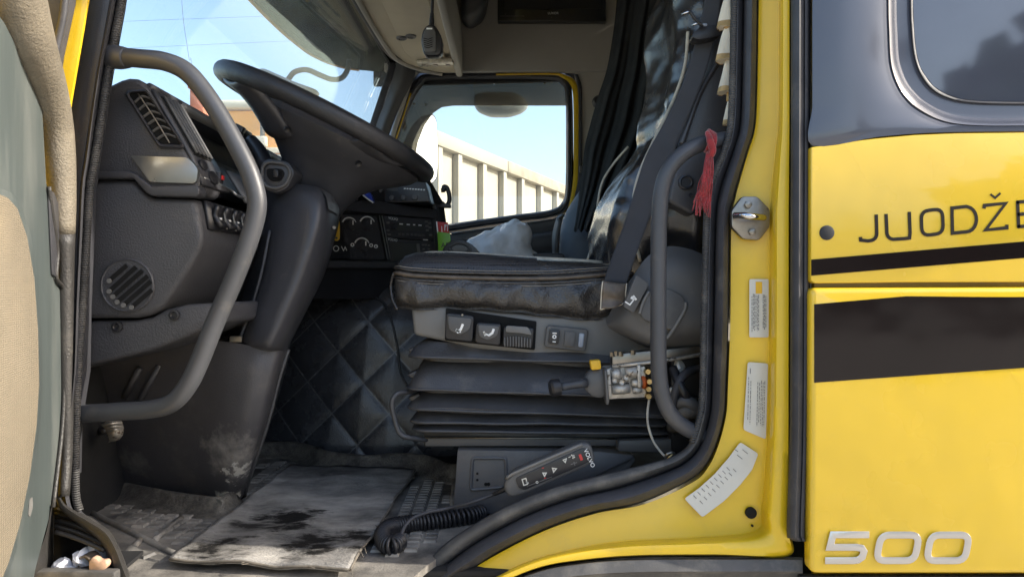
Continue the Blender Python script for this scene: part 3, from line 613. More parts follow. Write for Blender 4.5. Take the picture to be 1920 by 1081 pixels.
# windscreen and what hangs outside it
def ws(h): return -.568-.386*(1.05-h)
slab('windscreen', [Vector((ws(.30), .06, ZC+.30)), Vector((ws(.30), 2.27, ZC+.30)), Vector((ws(1.07), 2.27, ZC+1.07)), Vector((ws(1.07), .06, ZC+1.07))], 0, M['glass'], cab, dirv=Vector((-.006, 0, 0)), bevel=0)
slab('windscreen_header', [Vector((ws(1.047)-.008, .06, ZC+1.047)), Vector((ws(1.047)-.008, 2.27, ZC+1.047)), Vector((ws(1.14)-.008, 2.27, ZC+1.14)), Vector((ws(1.14)-.008, .06, ZC+1.14))], 0, M['black'], cab, dirv=Vector((-.004, 0, 0)), bevel=0)
vz = 1.065; plan = [(-.50, .0), (-.50, 2.40), (-.60, 2.42), (-.74, 2.33), (-.80, 2.26), (-.86, 2.12), (-.90, 1.9), (-.925, 1.4), (-.93, .0)]
vi = slab('outer_visor', [Vector((x, y, ZC+vz-.05*((-.585-x)/.35)**2)) for x, y in plan], 0, M['visor'], cab, dirv=Vector((0, 0, .006)), bevel=0)
M['amber'] = mat('amber_edge', (.50, .24, .06), .5, var=.3, vs=20)
tube('visor_edge', [Vector((x, y, ZC+vz-.05*((-.585-x)/.35)**2)) for x, y in plan[3:]], .007, M['amber'], cab, seg=6)
for y in (.6, 1.25, 1.9): box('visor_bracket', Vector((-.72, y, ZC+1.10)), (.30, .035, .03), M['black'], cab)
box('visor_crossbar', Vector((-.66, 1.15, ZC+1.12)), (.03, 2.2, .04), M['black'], cab)
0 and tube('wiper_arm', [Vector((-.60, 2.0, ZC+1.09)), Vector((-.70, 2.05, ZC+1.06)), Vector((-.80, 2.1, ZC+1.09))], .008, M['steel'], cab, seg=6)
mr = tube('front_mirror_arm', [(655, 112, 2.15), (652, 130, 2.15), (641, 146, 2.15), (622, 149, 2.15), (598, 140, 2.15), (575, 131, 2.15), (553, 135, 2.15), (542, 147, 2.15), (534, 160, 2.15)], .0125, M['dark_grey'], cab, seg=10)
M['mirror_back'] = mat('pale_mirror_shell', (.34, .38, .38), .4, var=.05)
def blob(name, pts, Y, dY, m, parent, k=.8):
    a = [W(x, y, Y) for x, y in pts]; c = sum(a, Vector())/len(a); dv = Vector((0, dY, 0))
    L = [[c+(p-c)*.55-dv*.5 for p in a], [c+(p-c)*.9-dv*.42 for p in a], [p-dv*.2 for p in a], [p+dv*.2 for p in a], [c+(p-c)*.9+dv*.42 for p in a], [c+(p-c)*.55+dv*.5 for p in a]]
    return loft(name, L, m, parent)
blob('front_mirror', rnd([(478, 137), (494, 129), (560, 158), (600, 172), (590, 185), (545, 180), (500, 160)], 8, 4), 2.15, .09, M['mirror_back'], mr)
# passenger side mirrors seen through the glass
km = blob('kerb_mirror', rnd([(888, 180), (905, 174), (965, 174), (982, 184), (993, 198), (980, 211), (955, 219), (920, 219), (897, 210), (888, 197)], 8, 3), 2.62, .10, M['mirror_back'], cab)
MN = Vector((.80, -.60, -.04)).normalized(); MP = W(800, 280, 2.72)
mo = rnd([(764, 320), (772, 268), (788, 234), (812, 210), (820, 226), (822.5, 300), (820, 337), (800, 354), (770, 352)], 10, 4)
def mslab(name, pts, out, th, m, parent, bev): return slab(name, [onplane(x, y, MP+MN*out, MN) for x, y in pts], 0, m, parent, dirv=-MN*th, bevel=bev, seg=3)
dm = mslab('main_mirror', mo, 0, .07, M['black'], cab, .012)
mc_ = (795, 285); mslab('mirror_glass', [(mc_[0]+(x-mc_[0])*.93, mc_[1]+(y-mc_[1])*.95) for x, y in mo], .003, .003, M['mirror'], dm, 0)
tube('mirror_stay', [onplane(770, 240, MP, MN)-MN*.04, W(752, 215, 2.5), W(742, 205, 2.33)], .012, M['black'], dm, seg=8)
# ---- overhead shelf along the windscreen
zs = ZC+1.01
pl = [(-.25, .06), (-.25, 2.235), (-.33, 2.235), (-.40, 2.19), (-.48, 2.09), (-.52, 1.95), (-.535, 1.63), (-.54, 1.2), (-.545, .06)]
sf = slab('overhead_shelf', [Vector((x, y, zs)) for x, y in pl], 0, M['shelf'], cab, dirv=Vector((0, 0, .16)), bevel=.012, seg=3)
rp = [(-.29, .06), (-.29, 2.12), (-.36, 2.12), (-.42, 2.05), (-.455, 1.9), (-.46, .06)]
slab('shelf_lid', [Vector((x, y, zs-.012)) for x, y in rp], 0, M['shelf'], sf, dirv=Vector((0, 0, .013)), bevel=.006, seg=2)
slab('shelf_edge', [Vector((x, y, zs-.02)) for x, y in ((-.232, .06), (-.232, 2.23), (-.262, 2.23), (-.262, .06))], 0, M['greige'], sf, dirv=Vector((0, 0, .22)), bevel=.01, seg=3)
tube('shelf_trim', [Vector((x, y, zs-.003)) for x, y in pl[2:]], .010, M['greige'], sf, seg=8, res=4)
tube('shelf_gasket', [Vector((x-.018, y+.004, zs+.008)) for x, y in pl[2:]], .010, M['rubber'], sf, seg=8, res=4)
ln = box('reading_lamp', Vector((-.335, 2.005, zs-.022)), (.16, .05, .02), M['lens'], sf, rot=(0, 0, -.12), bevel=.006)
for dx in (-.05, .0, .055): box('lamp_bulb', Vector((-.335+dx, 2.005, zs-.034)), (.02, .018, .006), M['steel'], ln, rot=(0, 0, -.12), bevel=.002)
for x, y in ((-.44, 1.72), (-.40, 1.70)): lathe('lid_catch', Vector((x, y, zs-.012)), (0, 0, -1), [(0, .022), (.006, .02), (.008, .012), (.004, .01)], M['dark_grey'], sf, seg=16)
lathe('lid_catch', Vector((-.42, 1.05, zs-.012)), (0, 0, -1), [(0, .03), (.006, .027), (.004, .012)], M['dark_grey'], sf, seg=16)
blob('locker_corner', rnd([(864, -60), (915, -60), (915, 5), (905, 32), (880, 46), (866, 40)], 12, 4), 2.14, .22, M['dark_grey'], cab)
# ================================================================ open driver's door (part of the cab)
HP = Vector((-.715, -.03, 0)); HD = Vector((.34, -.94, 0)); HN = Vector((.94, .34, 0))      # hinge, direction, inner normal
def DP(px, py, out=0.0): return onplane(px, py, HP+HN*out, HN)
def dslab(name, pts, out, th, m, parent, bevel=.003, seg=2):
    return slab(name, [DP(x, y, out) for x, y in pts], 0, m, parent, dirv=-HN*th, bevel=bevel, seg=seg)
door = dslab('door', [(-900, -300), (-60, -60), (10, 40), (38, 95), (80, 185), (88, 330), (94, 420), (102, 515), (120, 538), (121, 690), (116, 800), (97, 960), (70, 1060), (40, 1200), (-900, 2600)], 0, .05, M['door_green'], cab, .006, 3)
door_shell = dslab('door_shell', [(-900, -330), (-60, -90), (60, -90), (90, 100), (100, 300), (112, 500), (126, 690), (122, 860), (108, 1000), (60, 1250), (-900, 2650)], -.05, .05, M['yellow'], door)
rows = []
cen = [(8, -110), (28, -20), (52, 70), (82, 150), (103, 225), (112, 300), (118, 380), (122, 480), (124, 600), (125, 720), (125, 840), (120, 930)]
rad = [.040, .038, .036, .031, .027, .025, .021, .015, .0125, .011, .010, .009]
G = []
for (x, y), r in zip(spl([Vector((*c, 0)) for c in cen], 5), [rad[min(len(rad)-1, k//5)]*(1-(k % 5)/5)+rad[min(len(rad)-1, k//5+1)]*(k % 5)/5 for k in range(5*(len(cen)-1)+1)]) if False else []: pass
cs = spl([Vector((*c, 0)) for c in cen], 5); n = len(cs)
for k in range(n):
    t = k/(n-1)*(len(rad)-1); i = min(int(t), len(rad)-2); r = rad[i]*(1-(t-i))+rad[i+1]*(t-i)
    a = cs[max(0, k-1)]; b = cs[min(n-1, k+1)]; p = DP(cs[k].x, cs[k].y, .006)
    tg = (DP(b.x, b.y)-DP(a.x, a.y)).normalized(); u = HN.cross(tg).normalized()
    G.append([p+(u*math.cos(q*2*PI/14)*1.0+HN*math.sin(q*2*PI/14)*.9)*r for q in range(14)])
gridmesh('door_edge_roll', G[:34], M['door_roll'], door, closed_u=True, caps=True, smooth=180)
gridmesh('door_edge_strip', G[33:], M['door_edge'], door, closed_u=True, caps=True, smooth=180)
tube('door_edge_trim', [DP(x, y, .004) for x, y in ((92, 350), (98, 400), (108, 470), (106, 520), (118, 542), (121, 600), (121, 690), (117, 800), (100, 950))], .003, M['door_edge'], door, seg=8)
dslab('trim_plate', [(93, 355), (102, 360), (110, 380), (112, 440), (106, 520), (100, 515)], .004, .004, M['plastic_smooth'], door)
gp = [(-250, 330), (0, 362), (18, 370), (34, 388), (52, 440), (66, 520), (73, 620), (75, 720), (70, 800), (58, 890), (40, 980), (18, 1055), (0, 1100), (-250, 1500)]
gq = [(-250, 318), (0, 352), (22, 361), (40, 382), (58, 436), (72, 518), (79, 620), (81, 722), (76, 803), (63, 895), (45, 985), (23, 1060), (4, 1106), (-250, 1515)]
dslab('grille_bezel', gq, .004, .006, M['door_green'], door, .002)
dslab('speaker_grille', gp, .010, .008, M['fabric_beige'], door, .004, 3)
dslab('paint_chip', rnd([(57, 935), (61, 930), (62, 950), (57, 968), (54, 966)], 3), .0015, .001, M['grey_plastic'], door, 0)
# door pocket at the foot of the door
pk = strip('door_pocket', [(104, 935), (112, 952), (128, 968), (150, 985), (180, 1008), (196, 1030), (206, 1060), (214, 1085), (224, 1130)], [(114, 932), (122, 944), (140, 956), (170, 972), (203, 992), (222, 1022), (236, 1055), (247, 1085), (258, 1130)], [(0, .03), (.06, .0), (.3, -.012), (.7, -.012), (.94, .0), (1, .04)], M['door_edge'], door, n=6)
slab('pocket_back', [(90, 935), (130, 950), (215, 1020), (225, 1110), (60, 1110)], .01, M['black_matte'], pk, Y=.07, bevel=0)
for k in range(5): tube('pocket_rib', [(104, 952+k*11, .05-.012*k), (140, 961+k*11.5, .05-.012*k), (175, 977+k*11, .05-.012*k), (196, 995+k*9, .05-.012*k)], .004, M['door_edge'], pk, seg=6, res=4)
patch('pocket_wall', [[(97, 945, -.03), (100, 960, .03), (102, 975, .06)], [(86, 1000, -.04), (96, 1000, .02), (101, 1005, .06)], [(66, 1050, -.05), (90, 1050, .0), (100, 1052, .05)], [(40, 1100, -.05), (80, 1100, .0), (98, 1110, .05)]], M['door_edge'], pk)
slab('pocket_lip', [(62, 1071), (100, 1070), (214, 1072), (216, 1110), (40, 1110)], .02, M['rubber_dusty'], pk, Y=-.03, bevel=.004)
slab('pocket_floor', [W(62, 1078, -.01), W(214, 1078, -.01), W(214, 1078, -.01)+Vector((0, .09, .006)), W(62, 1078, -.01)+Vector((0, .09, .006))], 0, M['black_matte'], pk, dirv=Vector((0, 0, -.006)), bevel=0)
def crumple(name, pts, Y, dep, m, label, cat, seed, amp=.006):
    a = [W(x, y, Y) for x, y in pts]; c = sum(a, Vector())/len(a); L = []
    for s, dy in ((.12, -.9), (.45, -.75), (.8, -.4), (1, 0), (.85, .5), (.4, .9), (.1, 1)):
        row = []
        for p in a:
            q = c+(p-c)*s+Vector((0, dy*dep, 0)); 
            row.append(q+Vector((nz(q, 55, seed), nz(q, 60, seed+3), nz(q, 50, seed+7)))*amp*(1.4 if s < 1 else .6))
        L.append(row)
    o = loft(name, L, m, smooth=25); return setp(o, label, cat)
crumple('tissue', [(97, 1070), (99, 1053), (106, 1047), (122, 1043), (131, 1048), (134, 1060), (145, 1066), (146, 1070), (120, 1071)], .0, .018, M['tissue'], 'crumpled white tissue at the left end of the door pocket', 'tissue', 2)
crumple('tissue', [(136, 1054), (137, 1038), (146, 1030), (152, 1029), (160, 1024), (165, 1031), (172, 1042), (172, 1058), (150, 1062)], .01, .02, M['tissue'], 'crumpled white tissue in the middle of the door pocket', 'tissue', 5)
crumple('tissue', [(166, 1034), (168, 1022), (178, 1013), (187, 1010), (188, 1020), (196, 1034), (202, 1050), (200, 1060), (180, 1062)], .025, .018, M['tissue'], 'pointed white tissue leaning on the rim of the door pocket', 'tissue', 9)
rl = thing('tape_roll', 'brown ring with pale orange paper ends in the door pocket', 'roll', W(165, 1072, -.005))
lathe('ring', (158, 1058, -.008), (.25, 1, .1), [(0, .011), (0, .0145), (.02, .0145), (.02, .011), (0, .011)], M['piping'], rl, seg=20, caps=False)
crumple_p = [(165, 1070), (166, 1052), (172, 1044), (181, 1047), (186, 1052), (198, 1050), (202, 1056), (199, 1064), (190, 1071)]
slab('paper_end', crumple_p, .014, M['wood_orange'], rl, Y=-.022, bevel=.003)
# ================================================================ dashboard
YD = .13
ds = thing('dashboard', 'dark grained dashboard with air vents, switches and centre console', 'dashboard', W(240, 600, .5))
slab('end_panel', [(110, 335), (140, 210), (204, 159), (225, 149), (240, 145), (255, 146), (268, 153), (279, 167), (352, 293), (374, 318), (374, 345), (366, 364), (284, 362), (250, 333)], .10, M['plastic'], ds, Y=YD, bevel=.010, seg=4)
slab('top_pad', [(150, 200), (204, 162), (240, 148), (268, 156), (279, 168), (284, 176), (270, 190), (150, 240)], 2.05, M['plastic_smooth'], ds, Y=YD+.101, bevel=.006)
slab('dash_body', [(-20, 330), (150, 240), (270, 192), (290, 215), (330, 300), (330, 560), (150, 600), (-20, 600)], 2.0, M['black'], ds, Y=YD+.15, bevel=.006)
slab('end_moulding', [(110, 321), (243, 321), (254, 326), (283, 349), (370, 347), (374, 357), (372, 366), (366, 369), (284, 367), (273, 361), (249, 334), (110, 334)], .03, M['plastic_smooth'], ds, Y=YD-.012, bevel=.007, seg=4)
slab('lower_end_panel', [(110, 336), (248, 336), (272, 363), (284, 370), (366, 372), (372, 400), (381, 450), (370, 478), (348, 515), (325, 548), (305, 576), (280, 590), (255, 596), (110, 597)], .42, M['plastic'], ds, Y=YD, bevel=.012, seg=4)
slab('knee_panel', [(110, 601), (256, 600), (285, 594), (310, 580), (350, 570), (425, 566), (425, 604), (400, 610), (330, 640), (285, 657), (200, 678), (110, 700)], .3, M['plastic'], ds, Y=YD+.012, bevel=.008, seg=3)
for x, y in ((220, 612), (327, 590)):
    b = lathe('screw', (x, y, YD+.010), (0, -1, 0), [(0, .010), (.003, .0095), (.004, .006), (.001, .004)], M['black'], ds, seg=16)
slab('silver_trim', rnd([(245, 292), (350, 295), (362, 305), (371, 318), (368, 340), (362, 344), (280, 341)], [3, 6, 6, 6, 5, 4, 6]), .012, M['silver'], ds, Y=YD-.006, bevel=.003)
# corner vent with cross slats
VT = [(233, 178), (239, 169), (274, 166), (346, 272), (345, 279), (297, 278)]
fr = [Vector((*p, 0)) for p in VT]; vin = [(243, 178), (246, 174.5), (272, 172.5), (337, 268), (336, 270.5), (300, 269)]
a = rnd(VT, 6, 3); b = rnd(vin, 4, 3)
vf = gridmesh('vent_frame', [[W(p[0]*(1-t)+q[0]*t, p[1]*(1-t)+q[1]*t, Y) for t, Y in ((0, YD+.004), (.1, YD-.006), (.5, YD-.010), (.9, YD-.006), (1, YD+.03))] for p, q in zip(a, b)], M['plastic_smooth'], ds, closed_v=True)
slab('vent_well', vin, .002, M['hole'], ds, Y=YD-.0015, bevel=0)
for k in range(6):
    t = (k+.75)/6.6; x0 = 244+(299-244)*t; y0 = 178+(269-178)*t; x1 = 273+(337-273)*t; y1 = 172.5+(268-172.5)*t
    patch('slat', [[(x0, y0+2, YD-.006), ((x0+x1)/2, (y0+y1)/2-7, YD-.008), (x1, y1-1, YD-.006)], [(x0+2, y0+7, YD-.003), ((x0+x1)/2+2, (y0+y1)/2-2, YD-.004), (x1+2, y1+4, YD-.003)]], M['dark_grey'], vf, nu=5, nv=1, thick=.0012)
tube('slat_link', [(259, 176, YD-.010), (290, 222, YD-.010), (318, 268, YD-.010)], .0012, M['steel'], vf, seg=6)
# fascia that turns to face the driver: one sheet along the cab
def FD(px, py):      # depth on the driver-facing fascia, from the dash end back along the cab
    k = (960-px)/(540.5-py) if py < 480 else 99
    lx = -.637+.145*max(0, min(1, (py-100)/260)); 
    return max(YD, min(1.2, .0)) if False else 0
def fas(t, s):       # s down from the ridge to the ledge, t = depth
    a = W(279, 167, YD); b = W(352, 293, YD); c = W(374, 345, YD); p = a.lerp(b, s/.75) if s < .75 else b.lerp(c, (s-.75)/.25)
    return Vector((p.x, t, p.z))
gridmesh('vent_fascia', [[fas(YD+.005+.115*i/4, s/8)+Vector((.003, 0, 0)) for i in range(5)] for s in range(9)], M['plastic_smooth'], ds, thick=.006)
v2 = gridmesh('long_vent', [[fas(YD+.018+.07*i/4, .06+.66*s/8)+Vector((.006, 0, .001)) for i in range(5)] for s in range(9)], M['hole'], ds, thick=.004)
for k in range(5):
    y = YD+.022+k*.0155; tube('slat', [fas(y, .07)+Vector((.011, 0, .004)), fas(y, .4)+Vector((.011, 0, .004)), fas(y, .71)+Vector((.011, 0, .004))], .0032, M['dark_grey'], v2, seg=6, res=2)
for y, s, r in ((YD+.03, .82, .011), (YD+.055, .92, .014)): lathe('light_knob', fas(y, s), (1, -.2, .35), [(0, r), (.012, r*.95), (.014, r*.6)], M['black'], ds, seg=16)
box('hazard_switch', fas(YD+.095, .87)+Vector((.006, 0, 0)), (.012, .018, .022), M['black'], ds); box('hazard_mark', fas(YD+.095, .88)+Vector((.013, 0, .002)), (.002, .009, .008), M['red'], ds, bevel=0)
# instrument recess and its hood
gridmesh('instrument_face', [[fas(.255+.5*i/5, s/6)+Vector((-.10+.06*s/6, 0, 0)) for i in range(6)] for s in range(7)], M['black'], ds, thick=.004)
gridmesh('recess_side', [[fas(.252, s/6)+Vector((-.12*q/3+.004, .001*q, 0)) for q in range(4)] for s in range(7)], M['plastic_smooth'], ds, thick=.004)
tube('hood_edge', [fas(.25, .02)+Vector((.0, 0, .002)), fas(.4, .02)+Vector((.0, 0, .002)), fas(.6, .02)+Vector((.0, 0, .002)), fas(.9, .03)+Vector((.0, 0, .0))], .010, M['grey_plastic'], ds, seg=8)
tube('hood_edge', [fas(.14, .0)+Vector((-.004, 0, .006)), fas(.4, .0)+Vector((-.004, 0, .006)), fas(.8, .0)+Vector((-.004, 0, .006)), fas(2.1, .0)+Vector((-.004, 0, .006))], .008, M['plastic_smooth'], ds, seg=8)
gd = lathe('dial', fas(.33, .42)+Vector((-.06, 0, 0)), (1, 0, .3), [(0, .05), (.012, .052), (.014, .047), (.004, .045)], M['chrome'], ds, seg=28)
gridmesh('ledge_panel', [[fas(.30+.24*i/4, .74+.32*s/3)+Vector((.002+.012*s/3, 0, 0)) for i in range(5)] for s in range(4)], M['dark_grey'], ds, thick=.006)
tube('ledge_trim', [fas(YD+.02, .93)+Vector((.004, 0, 0)), fas(.26, .96)+Vector((.006, 0, 0)), fas(.30, 1.02)+Vector((.012, 0, 0)), fas(.56, 1.06)+Vector((.014, 0, 0))], .003, M['silver'], ds, seg=6)
# rocker switches on the face turned to the driver
def sf2(t, s): 
    p = W(368, 372, YD).lerp(W(379, 436, YD), s); return Vector((p.x, t, p.z))
gridmesh('switch_bezel', [[sf2(.155+.30*i/4, .02+.84*s/3)+Vector((.003, 0, 0)) for i in range(5)] for s in range(4)], M['black'], ds, thick=.006)
for k in range(6):
    t = .172+k*.043
    sw = gridmesh('rocker_switch', [[sf2(t+.030*i/2, .12+.64*s/4)+Vector((.008+.010*abs(s-2)/2, 0, 0)) for i in range(3)] for s in range(5)], M['black'], ds, thick=.008, smooth=30)
    box('symbol', sf2(t+.015, .52)+Vector((.0145, 0, 0)), (.002, .008, .006), M['white'], sw, bevel=0)
    tube('switch_edge', [sf2(t+.033, .1)+Vector((.016, 0, 0)), sf2(t+.033, .8)+Vector((.016, 0, 0))], .0018, M['grey_plastic'], sw, seg=6, res=1)
# round loudspeaker
sp = lathe('speaker_cover', (242, 535, YD+.002), (0, -1, 0), [(0, .0475), (.006, .0475), (.008, .0455), (.006, .044), (.0055, .02), (.005, .0)], M['plastic'], ds, seg=40)
for (x0, y0), (x1, y1) in (((203, 527), (238, 497)), ((203, 547), (255, 500)), ((210, 557), (267, 507)), ((218, 567), (277, 517)), ((230, 573), (283, 527)), ((245, 577), (285, 543))):
    stroke('slot', [[(x0+(x1-x0)*k/4, y0+(y1-y0)*k/4) for k in range(5)]], 8.5, YD-.0062, .0012, M['hole'], sp)
    u = Vector((x0-x1, y0-y1)).normalized(); slab('slot_end', circ(x0+1, y0-1, 4.6, 10), .002, M['grey_plastic'], sp, Y=YD-.0078, bevel=0)
# ---- steering column and its covers
cc = patch('column_cover', [[(470, 352, .50), (515, 345, .42), (560, 345, .36), (600, 352, .36), (626, 370, .45), (634, 380, .62)],
    [(480, 372, .48), (515, 368, .38), (562, 366, .325), (606, 374, .325), (633, 390, .42), (638, 398, .62)],
    [(478, 420, .46), (512, 425, .34), (555, 430, .30), (598, 430, .30), (626, 435, .39), (630, 440, .62)],
    [(470, 500, .44), (500, 508, .32), (535, 515, .285), (570, 515, .285), (604, 512, .37), (608, 515, .62)],
    [(448, 580, .42), (475, 585, .305), (505, 590, .27), (538, 590, .27), (566, 588, .35), (572, 588, .62)],
    [(428, 635, .40), (455, 640, .30), (485, 645, .265), (512, 648, .265), (540, 645, .34), (546, 640, .62)],
    [(428, 645, .42), (455, 652, .33), (485, 657, .30), (512, 660, .30), (538, 656, .36), (544, 650, .62)]], M['plastic_smooth'], ds, nu=6, nv=6)
patch('cover_edge', [[(604, 357, .352), (620, 364, .385), (630, 376, .44)], [(612, 372, .324), (628, 380, .372), (636, 391, .43)], [(616, 392, .318), (630, 400, .37), (634.5, 408, .42)]], M['dark_grey'], cc)
tube('column_groove', [(506, 432, .335), (490, 512, .322), (470, 580, .315), (449, 636, .30)], .0035, M['handle'], cc, seg=6)
box('groove_clip', (443, 635, .285), (.024, .008, .012), M['steel'], cc, bevel=.001)
for x, y in ((617, 425), (625, 427), (597, 505), (595, 512)): lathe('screw', (x, y, .36), (.5, -1, 0), [(0, .004), (.008, .0035)], M['steel'], cc, seg=8)
lp = patch('lower_column_cover', [[(95, 690, .34), (200, 672, .33), (300, 655, .31), (380, 640, .295), (440, 642, .285), (500, 655, .285), (536, 656, .34), (545, 655, .62)],
    [(95, 740, .38), (200, 730, .36), (300, 715, .33), (380, 705, .30), (440, 705, .275), (488, 705, .275), (522, 708, .33), (532, 708, .62)],
    [(95, 800, .43), (200, 800, .39), (300, 795, .35), (370, 790, .315), (425, 790, .285), (470, 790, .28), (501, 790, .335), (508, 790, .62)],
    [(95, 860, .48), (200, 862, .425), (290, 866, .38), (360, 866, .345), (410, 866, .312), (448, 866, .308), (477, 862, .36), (484, 860, .62)],
    [(95, 893, .54), (190, 914, .475), (270, 928, .435), (340, 937, .41), (395, 943, .388), (432, 944, .385), (456, 930, .43), (466, 915, .62)]], M['plastic_scuffed'], ds, nu=6, nv=7)
tube('cover_flange', [(541, 655, .36), (524, 708, .35), (503, 790, .352), (479, 862, .375), (458, 928, .44)], .004, M['dark_grey'], lp, seg=6)
for k, (a, b) in enumerate((((262, 690), (232, 745)), ((300, 683), (250, 770)))): tube('moulded_rib', [(a[0], a[1], .325), (b[0], b[1], .352)], .007, M['plastic_smooth'], lp, seg=6, res=1)
patch('scuff', [[(409, 936, .376), (418, 920, .372), (425, 910, .368)], [(424, 938, .377), (432, 928, .378), (437, 915, .372)]], M['white'], lp, nu=4, nv=3)
# stalk socket beside the column
sk = slab('stalk_housing', rnd([(487, 308), (500, 297), (540, 302), (553, 322), (540, 352), (518, 362), (495, 355), (485, 338)], 8), .16, M['plastic_smooth'], ds, Y=.33, bevel=.004)
q = rnd([(492, 312), (502, 303), (536, 307), (546, 323), (536, 346), (517, 354), (498, 349), (491, 336)], 8); tube('socket_ring', [(x, y, .326) for x, y in q], .0035, M['dark_grey'], sk, seg=6, res=1, closed=True)
slab('socket_well', rnd([(500, 316), (528, 316), (534, 325), (526, 340), (508, 340), (500, 330)], 5), .003, M['hole'], sk, Y=.327, bevel=0)
slab('ignition_key', rnd([(512, 318), (521, 318), (521, 332), (512, 332)], 3), .02, M['black'], sk, Y=.305, bevel=.002)
tube('wiper_stalk', [(470, 262, .42), (487, 285, .40), (500, 312, .38), (512, 330, .40)], [.013, .016, .017, .014], M['black'], ds, seg=10)
box('stalk_buttons', (442, 243, .50), (.06, .05, .022), M['black'], ds, rot=(0, .5, 0), bevel=.004)
for k in range(2): box('stalk_button', (434+k*14, 239+k*6, .46), (.022, .02, .024), M['plastic_smooth'], ds, rot=(0, .5, 0), bevel=.003)
# ---- centre console, turned towards the driver
KP = W(600, 450, .78); KU = (W(840, 450, 1.2)-KP); KU.z = 0; KU.normalize(); KN = Vector((KU.y, -KU.x, 0))
def CY(px): return onplane(px, 450, KP, KN).y
def cpt(px, py, out=0.0): return onplane(px, py, KP, KN)+KN*out
def cslab(name, pts, out, th, m, parent=ds, bevel=.002): return slab(name, [cpt(x, y, out) for x, y in pts], 0, m, parent, dirv=-KN*th, bevel=bevel)
cslab('console_face', [(560, 300), (800, 325), (832, 380), (845, 470), (850, 560), (560, 560)], 0, .12, M['black'])
cslab('console_shelf', [(590, 372), (700, 378), (808, 394), (812, 411), (700, 401), (590, 392)], .022, .03, M['plastic_smooth'], bevel=.004)
cslab('console_ledge', [(560, 487), (740, 491), (738, 503), (560, 503)], .03, .05, M['plastic_smooth'], bevel=.004)
cslab('console_side', [(806, 385), (815, 383), (828, 470), (818, 560), (812, 560)], .016, .03, M['plastic_smooth'])
cl = cslab('climate_panel', rnd([(637, 402), (703, 406), (718, 486), (651, 486)], 3), .008, .01, M['plastic_smooth'])
def knob(x, y, r, parent, m=None): return lathe('knob', cpt(x, y, .008), KN, [(0, r), (.012, r*.93), (.016, r*.8), (.016, 0)], m or M['plastic_smooth'], parent, seg=20)
for x, y, r in ((650, 422, .017), (684, 421, .018), (674, 461, .018)):
    kn = knob(x, y, r, cl); stroke('knob_mark', [[(x+r*760*math.cos(math.radians(a)), y-1+r*760*math.sin(math.radians(a))) for a in range(-160, -10, 18)]], 2.6, 0, .0006, M['white'], kn, fn=lambda x, y, h: cpt(x, y, .0092+h)); box('pointer', cpt(x, y-4, .026), (.003, .003, .012), M['white'], kn, bevel=0)
for x, y in ((667, 437), (657, 462), (690, 462), (698, 462), (682, 478), (660, 478), (644, 450)): cslab('button', rect(x-3, y-3.5, x+3, y+3.5), .011, .004, M['plastic_smooth'], cl, .0008)
for x, y in ((690, 460), (699, 462), (655, 459)): stroke('symbol', [circ(x, y, 2.8, 8)+[circ(x, y, 2.8, 8)[0]]], 1.7, 0, .0004, M['white'], cl, fn=lambda x, y, h: cpt(x, y, .0125+h))
for L in ([(706, 404), (722, 486)], [(711, 404), (727, 487)]): stroke('trim_line', [L], 2.0, 0, .001, M['silver'], cl, fn=lambda x, y, h: cpt(x, y, .011+h))
ra = cslab('radio', rnd([(714, 405), (804, 411), (808, 450), (720, 445)], 2), .010, .02, M['plastic_smooth'])
cslab('radio_display', [(738, 418), (788, 421), (790, 434), (740, 432)], .0115, .002, M['lcd'], ra, 0)
text('maker_name', 'VOLVO', cpt(723, 411, .0115), KU+Vector((0, 0, -.05)), (0, 0, 1), .0085, M['white'], ra)
knob(732, 424, .011, ra)
for k in range(7): cslab('preset_button', rect(742+k*7.4, 437+k*.35, 747+k*7.4, 441+k*.35), .0125, .004, M['dark_grey'], ra, .0006)
for x, y in ((794, 416), (800, 419), (795, 424), (801, 427), (796, 432), (802, 441), (722, 418), (722, 432), (724, 440)): cslab('button', rect(x-2, y-2, x+3, y+1.5), .0125, .004, M['grey_plastic'], ra, .0005)
stroke('print', [[(743, 420), (750, 420.5)], [(757, 421), (763, 421.4)], [(769, 421.6), (773, 421.8)], [(779, 422.3), (785, 422.8)]], 2.4, 0, .0004, M['white'], ra, fn=lambda x, y, h: cpt(x, y, .0122+h))
nv = cslab('navigation_unit', rnd([(720, 448), (808, 452), (812, 497), (726, 495)], 2), .010, .02, M['plastic_smooth'])
cslab('unit_display', [(726, 455), (775, 457), (778, 488), (731, 488)], .0115, .002, M['lcd'], nv, 0)
text('maker_name', 'VOLVO', cpt(722, 450.5, .0115), KU+Vector((0, 0, -.05)), (0, 0, 1), .0085, M['white'], nv)
cslab('display_edge', [(776, 457), (781, 457), (784, 488), (779, 488)], .0125, .002, M['grey_plastic'], nv, 0)
for x, y in ((788, 459), (793, 459), (799, 460), (789, 467), (799, 467), (790, 475), (800, 475)): cslab('button', rect(x-1.5, y-1.5, x+2, y+1.5), .0125, .003, M['grey_plastic'], nv, .0005)
stroke('print', [[(788, 449.5), (797, 450)]], 2.2, 0, .0004, M['white'], nv, fn=lambda x, y, h: cpt(x, y, .0115+h))
hz = cslab('switch_block', rnd([(612, 458), (650, 458), (652, 484), (612, 484)], 2), .012, .02, M['black'])
stroke('symbol', [circ(624, 466, 5, 12)+[circ(624, 466, 5, 12)[0]], [(634, 462), (638, 470), (641, 463), (644, 470)]], 1.4, 0, .0005, M['white'], hz, fn=lambda x, y, h: cpt(x, y, .0132+h))
cslab('side_vent_edge', [(799, 382), (803, 382), (806, 393), (802, 393)], .03, .01, M['silver'])
